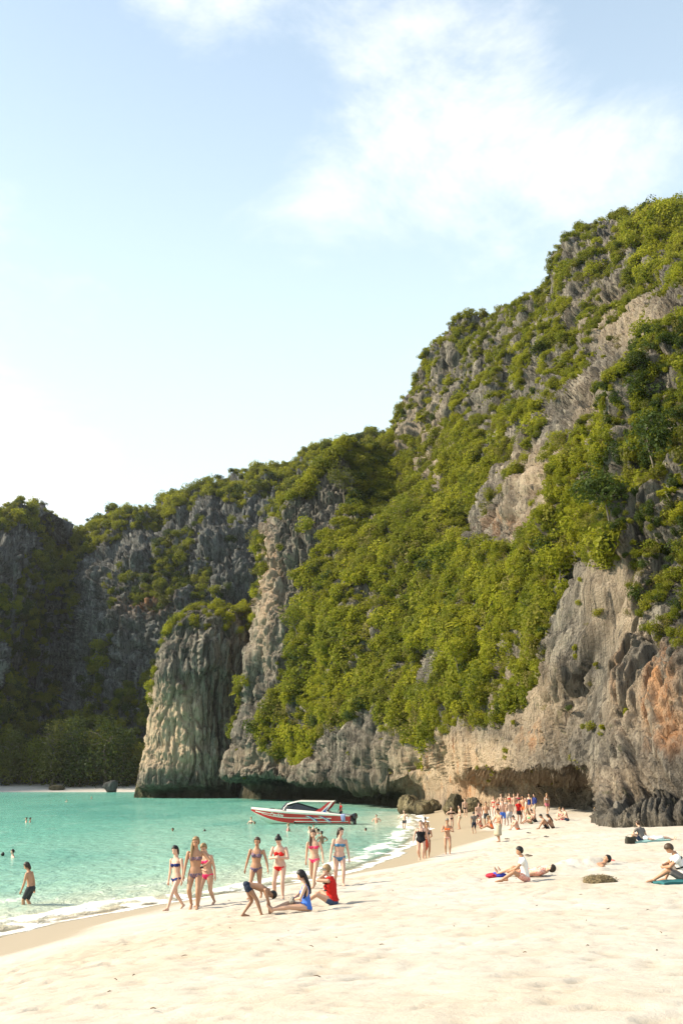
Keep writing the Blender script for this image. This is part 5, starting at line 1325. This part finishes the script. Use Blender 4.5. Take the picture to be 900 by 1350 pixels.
swim(413, 1097, .62, 200, 'm', 'fair', ('short', 'black'), 'black-haired bather in a knot of swimmers off the boat', SW)
swim(417, 1100, .50, 170, 'f', 'fair', ('bun', 'black'), 'bather with a black bun in a knot of swimmers off the boat', SW)
swim(420, 1100, .42, 70, 'm', 'light', ('short', 'dark'), 'bather at the edge of a knot of swimmers off the boat', SW)
swim(424, 1112, .80, 30, 'm', 'brown', ('short', 'black'), 'dark-haired swimmer standing waist-deep behind the pink bikini walker')
swim(446, 1086, .36, 10, 'm', 'tan', ('short', 'dark'), 'swimmer close under the stern of the boat', SW)
swim(462, 1086, .80, 120, 'f', 'rosy', ('ponytail', 'blond'), 'bather standing at the outboard engines', wear=(('bra_top', ORANGE),))
swim(482, 1096, .28, 40, 'm', 'brown', ('short', 'black'), 'lone dark head between the boat and the surf')
swim(496, 1085, .80, 170, 'm', 'rosy', ('short', 'brown'), 'sunburnt man waist-deep between the boat and the boulders')
# ------------------------------------------------------------------ speedboat (bow towards -X)
def gloss(name, col, rough=.22):
    m = simple_mat(name, col, rough, .5, .06, 3); m.node_tree.nodes['Principled BSDF'].inputs['Coat Weight'].default_value = .3; return m
M['hull_red'] = gloss('hull_red', (.46, .012, .012)); M['hull_white'] = gloss('hull_white', (.66, .63, .56)); M['boat_glass'] = gloss('boat_glass', (.008, .009, .010), .08)
M['hull_grey'] = gloss('hull_grey', (.22, .23, .27)); M['hull_blue'] = gloss('hull_blue', (.03, .06, .28)); M['motor'] = gloss('motor_black', (.018, .018, .02), .3)
bpos = P(396.5, 1082, 99.5); boat = empty('speedboat', (bpos[0], 99.5, 0), R(-6)); boat.scale = (.93, .93, .95); tag(boat, 'red and white speedboat with a hard top moored in the bay', 'speedboat')
L_ = 5.05
def station(x):
    """half beams and heights at x: keel, chine, stripe, sheer"""
    t = (x + L_) / (2 * L_)                     # 0 bow .. 1 stern
    k = 1 - (1 - min(t / .62, 1)) ** 2.2
    sheer_b = .06 + 1.24 * k; chine_b = .02 + 1.02 * (1 - (1 - min(t / .7, 1)) ** 1.7)
    sheer_z = 1.44 - .55 * t - .05 * math.sin(math.pi * t)
    keel_z = -.35 + 1.62 * (1 - min(t / .34, 1)) ** 1.9
    chine_z = .14 + 1.12 * (1 - min(t / .42, 1)) ** 1.8
    chine_z = min(chine_z, sheer_z - .10); keel_z = min(keel_z, chine_z - .03)
    return keel_z, chine_b, chine_z, sheer_b, sheer_z
xs = [-L_ + 2 * L_ * (i / 40) ** 1.15 for i in range(41)]
def strip(f0, f1, name, mat, out=0.0, x0=-L_, x1=L_, parent=None, sides=(-1, 1), n_=40):
    """band of hull side between height fractions f0 and f1 (0 chine, 1 sheer)"""
    v, f = [], []
    for sd in sides:
        b = len(v)
        for i in range(n_ + 1):
            x = x0 + (x1 - x0) * i / n_; kz, cb, cz, sb, sz = station(x)
            for q in (f0(x) if callable(f0) else f0, f1(x) if callable(f1) else f1):
                v.append((x, sd * (cb + (sb - cb) * q + out), cz + (sz - cz) * q))
        for i in range(n_):
            a = b + 2 * i; f.append((a, a + 1, a + 3, a + 2) if sd < 0 else (a, a + 2, a + 3, a + 1))
    return mesh_obj(name, v, f, mat, parent or boat)
hs = strip(0, .86, 'hull', M['hull_red'])
v, f = [], []
for i, x in enumerate(xs):
    kz, cb, cz, sb, sz = station(x); v += [(x, -cb, cz), (x, 0, kz), (x, cb, cz)]
for i in range(40):
    for q in (0, 1): a = 3 * i + q; f.append((a, a + 1, a + 4, a + 3))
f.append((120, 121, 122)); mesh_obj('hull_bottom', v, f, M['hull_white'], boat)
strip(.86, 1.0, 'rub_rail', M['hull_white'], .012)
# deck, cockpit sides and transom
v, f = [], []
for x in xs[:27]:
    kz, cb, cz, sb, sz = station(x); cam_ = .16 * (1 - min(max((x + 1.2) / 1.5, 0), 1))
    v += [(x, -sb, sz), (x, -sb * .55, sz + cam_ * .8), (x, 0, sz + cam_), (x, sb * .55, sz + cam_ * .8), (x, sb, sz)]
for i in range(26):
    for q in range(4): a = 5 * i + q; f.append((a, a + 5, a + 6, a + 1))
mesh_obj('deck', v, f, M['hull_white'], boat)
def cube(name, c, s, mat, parent, bev=.03, rot=None):
    bm = bmesh.new(); bmesh.ops.create_cube(bm, size=1)
    for q in bm.verts: q.co = Vector((q.co.x * s[0], q.co.y * s[1], q.co.z * s[2]))
    if bev: bmesh.ops.bevel(bm, geom=bm.edges[:], offset=min(bev, min(s) * .4), segments=2, affect='EDGES')
    if rot is not None: bmesh.ops.rotate(bm, verts=bm.verts, cent=(0, 0, 0), matrix=rot)
    bmesh.ops.translate(bm, verts=bm.verts, vec=c)
    return bm_obj(name, bm, mat, parent, False)
cube('transom', (L_ - .04, 0, .45), (.10, 2.5, .80), M['hull_red'], boat)
cube('cockpit_floor', (2.2, 0, .30), (5.4, 2.3, .06), M['hull_white'], boat)
for k in range(4):
    s_ = empty('seat_row', (0, 0, 0)); s_.parent = boat
    cube('seat', (.4 + k * 1.05, 0, .56), (.45, 2.0, .16), M['hull_white'], s_); cube('backrest', (.68 + k * 1.05, 0, .80), (.12, 2.0, .42), M['hull_white'], s_)
# coamings (white sides rising behind the windscreen)
for sd in (-1, 1):
    v, f = [], []
    for i in range(21):
        x = -1.3 + (L_ - .3 + 1.3) * i / 20; kz, cb, cz, sb, sz = station(x); h_ = .24 * (1 - (i / 20) ** 2)
        v += [(x, sd * sb, sz), (x, sd * (sb - .05), sz + h_ + .02), (x, sd * (sb - .14), sz + h_ + .02), (x, sd * (sb - .16), sz - .3)]
    for i in range(20):
        for q in range(3): a = 4 * i + q; f.append((a, a + 1, a + 5, a + 4))
    mesh_obj('coaming', v, f, M['hull_white'], boat)
# dark wrap-round windscreen: swept bow pane running into long side panes
v, f = [], []; path = []
for i in range(41):
    t = -1 + 2 * i / 40; a = abs(t)
    x = -2.05 + 1.2 * min(a / .45, 1) ** 2 + max(0, a - .45) / .55 * 3.6; y = math.copysign(min(a / .45, 1) ** .6 * 1.06, t)
    hgt_ = .62 * (1 - max(0, a - .45) / .55) ** .8 + .03; zb = station(x)[4] + .15 - .10 * max(0, (a - .45) / .55)
    v += [(x, y, zb), (x + .55 * (1 - max(0, a - .45) / .55), y * .90, zb + hgt_)]
for i in range(40): f.append((2 * i, 2 * i + 1, 2 * i + 3, 2 * i + 2))
mesh_obj('windscreen', v, f, M['boat_glass'], boat)
# hard top
v, f = [], []; nx, ny = 24, 12
for top in (0, 1):
    for i in range(nx + 1):
        t = i / nx; x = -1.35 + 4.75 * t
        w = 1.12 * (min(t / .12, 1) ** .5 * .35 + .65); z = 1.86 + .34 * min(t / .28, 1) ** .8 - .06 * t
        for jx in range(ny + 1):
            y = -1 + 2 * jx / ny; v.append((x, y * w, z + .10 * (1 - y * y) - (0 if top else .07)))
B_ = (nx + 1) * (ny + 1)
for i in range(nx):
    for jx in range(ny):
        a = i * (ny + 1) + jx; f += [(a, a + 1, a + ny + 2, a + ny + 1), (B_ + a, B_ + a + ny + 1, B_ + a + ny + 2, B_ + a + 1)]
for i in range(nx):
    for jx in (0, ny): a = i * (ny + 1) + jx; f.append((a, a + ny + 1, B_ + a + ny + 1, B_ + a))
for jx in range(ny):
    for i in (0, nx): a = i * (ny + 1) + jx; f.append((a, B_ + a, B_ + a + 1, a + 1))
mesh_obj('hard_top', v, f, M['hull_white'], boat)
def slab(name, prof, y, th, mat, parent):
    n_ = len(prof); v = [(x, y - th / 2, z) for x, z in prof] + [(x, y + th / 2, z) for x, z in prof]
    f = [tuple(range(n_)), tuple(reversed(range(n_, 2 * n_)))] + [(i, i + n_, (i + 1) % n_ + n_, (i + 1) % n_) for i in range(n_)]
    return mesh_obj(name, v, f, mat, parent, False)
for sd in (-1, 1):
    y = sd * 1.13
    fin = slab('arch', [(1.15, 1.02), (2.35, 1.0), (3.0, 1.55), (3.42, 2.14), (2.95, 2.14), (2.2, 1.60)], y, .07, M['hull_red'], boat)
    slab('arch_panel', [(2.0, 1.06), (3.2, .98), (2.72, 1.30), (3.34, 2.10), (3.12, 2.10), (2.42, 1.42)], y + sd * .012, .07, M['hull_white'], fin)
    slab('arch_stripe', [(2.28, 1.12), (2.95, 1.02), (2.62, 1.26), (2.92, 1.70), (2.42, 1.30)], y + sd * .022, .07, M['hull_blue'], fin)
    slab('front_post', [(-.95, 1.5), (-.82, 1.5), (-.35, 2.06), (-.50, 2.06)], sd * .98, .05, M['motor'], boat)
# painted flashes along the red topsides
strip(lambda x: .34 + .02 * (x + 5), lambda x: .40 + .024 * (x + 5), 'side_stripe', M['hull_white'], .008, -3.9, 3.2)
strip(lambda x: .60 - .16 * max(0, -3.2 - x), lambda x: .66, 'bow_stripe', M['hull_white'], .008, -4.6, -3.0)
for sd in (-1, 1):
    for x0 in (1.0, 2.3):
        for k, (dx_, mt) in enumerate(((0, 'hull_grey'), (.16, 'hull_white'), (.30, 'hull_blue'))):
            def pt(x, q): kz, cb, cz, sb, sz = station(x); return (x, sd * (cb + (sb - cb) * q + .011 + .002 * k), cz + (sz - cz) * q)
            v = [pt(x0 + dx_ - .45, .72), pt(x0 + dx_ - .30, .74), pt(x0 + dx_ + .42, .40), pt(x0 + dx_ + .62, .08), pt(x0 + dx_ + .50, .08), pt(x0 + dx_ + .22, .40)]
            fc = [(0, 1, 2, 5), (5, 2, 3, 4)]
            mesh_obj('chevron', v, fc if sd < 0 else [tuple(reversed(q)) for q in fc], M[mt], boat, False)
# name in white script on the bow quarter (port and starboard)
for sd in (-1, 1):
    cu = bpy.data.curves.new('lettering', 'FONT'); cu.body = 'Beckie'; cu.size = .52; cu.extrude = .006; cu.shear = .35; cu.align_x = 'CENTER'; cu.offset = .012
    to = bpy.data.objects.new('lettering', cu); COL.objects.link(to)
    dg = bpy.context.evaluated_depsgraph_get(); me = bpy.data.meshes.new_from_object(to.evaluated_get(dg)); bpy.data.objects.remove(to)
    co = np.empty(len(me.vertices) * 3, np.float32); me.vertices.foreach_get('co', co); co = co.reshape(-1, 3).astype(float)
    out = []
    for X, Y, Z in co:
        x = -2.35 + (X if sd < 0 else -X); q = .50 + Y * .80
        kz, cb, cz, sb, sz = station(x); out.append((x, sd * (cb + (sb - cb) * q + .016 + Z), cz + (sz - cz) * q))
    me.vertices.foreach_set('co', np.array(out, np.float32).ravel()); me.materials.clear(); me.materials.append(M['hull_white']); me.update()
    lo = bpy.data.objects.new('lettering', me); COL.objects.link(lo); lo.parent = boat
# hatches on the foredeck
for x in (-2.9, -2.2): cube('hatch', (x, 0, station(x)[4] + .17), (.5, .45, .05), M['boat_glass'], boat)
# three outboard engines
for y in (-.62, 0, .62):
    e = empty('outboard_engine', (0, 0, 0)); e.parent = boat
    s_ = Soup(); s_.tube([(5.30, y, 1.02), (5.32, y, .97), (5.38, y, .80), (5.40, y, .58), (5.38, y, .48)], [(.10, .08), (.22, .18), (.27, .20), (.25, .19), (.15, .12)], vec(1, 0, 0), 14); mesh_obj('cowl', s_.v, s_.f, M['motor'], e)
    s_ = Soup(); s_.tube([(5.38, y, .52), (5.40, y, .2), (5.42, y, -.3), (5.42, y, -.5)], [(.13, .08), (.11, .06), (.10, .05), (.03, .03)], vec(1, 0, 0), 10); mesh_obj('leg', s_.v, s_.f, M['motor'], e)
    cube('bracket', (5.14, y, .50), (.22, .22, .34), M['motor'], e)
s_ = Soup(); s_.tube([(4.35, -1.28, 1.0), (4.36, -1.33, .85), (4.40, -1.32, .5), (4.42, -1.31, .30)], [(.20, .02), (.22, .03), (.20, .035), (.16, .02)], vec(1, 0, 0), 14)
o = mesh_obj('hung_towel', s_.v, s_.f, cloth('towel_stripe', (.68, .66, .62), (.10, .16, .42))); o.matrix_world = boat.matrix_basis.copy(); tag(o, 'white and blue towel hung over the stern rail of the speedboat', 'towel')
bpy.context.view_layer.update(); bw = boat.matrix_basis @ Vector((4.1, -.75, .36))
person(448, 1063, 1.66, 110, stand(hands=(vec(-.14, .12, .5), vec(.14, .12, .5))), sex='m', skin='brown', hair=('short', 'black'), wear=(('shirt', RED), ('shorts', CHAR)), label='crewman in a red shirt standing at the stern of the speedboat', detail=False, at=tuple(bw))
# ------------------------------------------------------------------ things lying on the sand
def towel(px, py, w, d, rz, mat, name, label, cat, bump=.012):
    c = on_sand(px, py); n_ = 26; v, f = [], []; r = random.Random(int(px))
    for lay in (1, 0):
        for i in range(n_ + 1):
            for k in range(n_ + 1):
                x = (i / n_ - .5) * w; y = (k / n_ - .5) * d; a = R(rz)
                X = x * math.cos(a) - y * math.sin(a); Y = x * math.sin(a) + y * math.cos(a)
                z = ground_z(c.x + X, c.y + Y) - c.z + .05 + bump * (math.sin(x * 9 + y * 5 + px) + math.sin(y * 13 - x * 4)) + (.008 if lay else -.06)
                v.append((X, Y, z))
    q = (n_ + 1) ** 2
    for i in range(n_):
        for k in range(n_):
            a = i * (n_ + 1) + k; f += [(a, a + n_ + 1, a + n_ + 2, a + 1), (q + a, q + a + 1, q + a + n_ + 2, q + a + n_ + 1)]
    for i in range(n_):
        for k in (0, n_): a = i * (n_ + 1) + k; f.append((a, a + n_ + 1, q + a + n_ + 1, q + a))
    for k in range(n_):
        for i in (0, n_): a = i * (n_ + 1) + k; f.append((a, a + 1, q + a + 1, q + a))
    o = mesh_obj(name, v, f, mat); o.location = c; tag(o, label, cat); return o
towel(900, 1164, 1.25, .7, 8, cloth('teal_towel', (.025, .11, .12)), 'beach_towel', 'teal towel under the man in the striped T-shirt', 'towel')
towel(857, 1110, 1.5, .6, 4, cloth('aqua_towel', (.20, .34, .33)), 'beach_towel', 'pale aqua towel under the man in grey', 'towel')
def heap_cloth(px, py, w, d, h, mat, label, seed, cat='clothes', name='crumpled_cloth'):
    c = on_sand(px, py); bm = bmesh.new(); bmesh.ops.create_icosphere(bm, subdivisions=4, radius=1)
    v = np.array([x.co[:] for x in bm.verts]); s3 = v * 2.4 + seed
    v = v * (1 + .35 * ridged(s3[:, 0], s3[:, 1], s3[:, 2], 2) * .5)[:, None] * np.array((w / 2, d / 2, h * .7)); v[:, 2] = np.maximum(v[:, 2], -.08) + .03
    for x, p in zip(bm.verts, v): x.co = p
    o = bm_obj(name, bm, mat); o.location = c; tag(o, label, cat); return o
heap_cloth(649, 1156, .34, .3, .09, cloth('maroon', (.40, .03, .05)), 'crumpled red cloth on the sand by the man in white', 3)
heap_cloth(657, 1155.5, .36, .3, .11, cloth('royal', (.05, .07, .40)), 'crumpled blue cloth on the sand beside the red one', 5)
heap_cloth(806, 1139, .22, .2, .12, cloth('coral', (.75, .18, .14)), 'small coral cloth under the head of the buried man', 8)
# dried seaweed mound: many short blades on a low hump
mc = on_sand(790, 1163); mr = empty('seaweed_mound', mc); tag(mr, 'low brown mound of dried seaweed half sunk in the sand', 'seaweed')
bm = bmesh.new(); bmesh.ops.create_icosphere(bm, subdivisions=5, radius=1)
v = np.array([x.co[:] for x in bm.verts]); s3 = v * 3
v = v * (1 + .12 * fbm(s3[:, 0], s3[:, 1], s3[:, 2], 3))[:, None] * np.array((.40, .26, .17)); v[:, 2] -= .02
for x, p in zip(bm.verts, v): x.co = p
bm_obj('mound', bm, simple_mat('dry_weed', (.15, .115, .065), .95, .1, .6, 22), mr)
bl_ = Soup(); r_ = np.random.default_rng(5)
for k in range(420):
    a = r_.uniform(0, 6.28); q = math.sqrt(r_.random()); p = vec(.42 * q * math.cos(a), .28 * q * math.sin(a), .15 * (1 - q * q) ** .5 + .005)
    t = unit(vec(r_.normal(), r_.normal() * .5, r_.normal() * .25)) * r_.uniform(.03, .09)
    w_ = unit(np.cross(t, vec(0, 0, 1))) * .005
    bl_.add([p - w_, p + w_, p + t * .6 + vec(0, 0, .012) + w_, p + t + vec(0, 0, -.004)], [(0, 1, 2, 3)])
o = mesh_obj('weed_blades', bl_.v, bl_.f, simple_mat('weed_blade', (.24, .19, .11), .9, .1, .5, 60), mr, False); o['kind'] = 'stuff'
# dark shoulder bag beside the man in grey
bc = on_sand(831, 1112); bag = empty('shoulder_bag', bc, R(6)); tag(bag, 'dark canvas shoulder bag beside the man in grey', 'bag')
BAGM = cloth('bag_olive', (.035, .034, .026))
bm = bmesh.new(); bmesh.ops.create_cube(bm, size=1); bmesh.ops.subdivide_edges(bm, edges=bm.edges[:], cuts=5, use_grid_fill=True)
for q in bm.verts:
    z = q.co.z + .5; k = 1 - .18 * z; q.co = Vector((q.co.x * .46 * k + .01 * math.sin(9 * z), q.co.y * .24 * k * (1 + .25 * math.cos(q.co.x * 3) * (1 - abs(z - .5))), z * .27 - .02 * math.cos(q.co.x * 6) * (z > .9)))
bmesh.ops.bevel(bm, geom=[e for e in bm.edges if e.is_boundary], offset=.01, affect='EDGES'); bm_obj('bag_body', bm, BAGM, bag)
fl = cube('flap', (0, -.112, .19), (.38, .02, .13), cloth('bag_flap', (.055, .05, .036)), bag, .008); cube('buckle', (0, -.126, .14), (.05, .01, .035), M['hull_grey'], fl, .003)
hs_ = Soup(); hs_.tube([(-.20, 0, .22), (-.14, -.02, .33), (0, -.05, .36), (.14, -.02, .33), (.20, 0, .22)], [(.012, .005)] * 5, vec(0, 1, 0), 8); mesh_obj('strap', hs_.v, hs_.f, BAGM, bag)
# sandals and flotsam
def sandals(px, py, rz, label, col):
    c = on_sand(px, py); root = empty('sandals', c, R(rz)); tag(root, label, 'sandals')
    for k, (dx_, a) in enumerate(((-.08, -8), (.08, 14))):
        n_ = 20; prof = [(math.cos(t) * (.045 + .008 * math.sin(t)), math.sin(t) * .13) for t in [2 * math.pi * i / n_ for i in range(n_)]]
        v = [(x, y, .03) for x, y in prof] + [(x, y, .055) for x, y in prof]; f = [tuple(reversed(range(n_))), tuple(range(n_, 2 * n_))] + [(i, (i + 1) % n_, (i + 1) % n_ + n_, i + n_) for i in range(n_)]
        s = mesh_obj('sole', v, f, cloth('sandal_' + col, dict(black=(.02, .02, .022), brown=(.09, .055, .03))[col]), root, False); s.location = (dx_, .05 * k, 0); s.rotation_euler = (0, 0, R(a))
        t_ = Soup(); t_.tube([(-.045, .0, .05), (-.02, .04, .085), (0, .075, .06), (.02, .04, .085), (.045, .0, .05)], [(.008, .004)] * 5, vec(0, 1, 0), 6); mesh_obj('strap', t_.v, t_.f, BLACK, s)
sandals(697, 1099, 70, 'dark sandals left on the sand below the crowd', 'black')
sandals(720, 1104, 40, 'dark sandals left below the couple in black', 'black')
sandals(697, 1129, 80, 'brown sandals on the sand beyond the man in white', 'brown')
sandals(668, 1107, 20, 'brown sandals beside the person in the beige sarong', 'brown')
# driftwood twigs and leaves on the near sand
tw = Soup(); r_ = np.random.default_rng(17)
for k in range(46):
    x_, y_0 = r_.uniform(-3, 9), r_.uniform(8, 30); z = ground_z(x_, y_0) + .035; a = r_.uniform(0, 6.28); ln = r_.uniform(.03, .10)
    d_ = vec(math.cos(a), math.sin(a), .1) * ln; tw.tube([vec(x_, y_0, z), vec(x_, y_0, z + .008) + d_ * .5, vec(x_, y_0, z) + d_], [.005, .007, .003], None, 5)
o = mesh_obj('flotsam', tw.v, tw.f, simple_mat('twig', (.12, .08, .05), .9, .1, .4, 30)); tag(o, 'tiny scattered twigs and leaves on the near sand', 'debris', kind='stuff')
# ------------------------------------------------------------------ humid air over the bay
m = bpy.data.materials.new('humid_air'); m.use_nodes = True; nt = m.node_tree; nt.nodes.clear()
pv_ = N(nt.nodes, 'ShaderNodeVolumePrincipled', inp={'Color': (.97, .985, 1.0, 1), 'Density': .00005, 'Anisotropy': .3}); out_ = N(nt.nodes, 'ShaderNodeOutputMaterial'); nt.links.new(pv_.outputs[0], out_.inputs['Volume'])
bm = bmesh.new(); bmesh.ops.create_cube(bm, size=1)
for q in bm.verts: q.co = Vector((q.co.x * 3200, q.co.y * 3200, q.co.z * 190 + 85))
hz_o = bm_obj('haze', bm, m, None, False); tag(hz_o, 'thin humid haze over the bay', 'haze', kind='stuff')
finish_people()
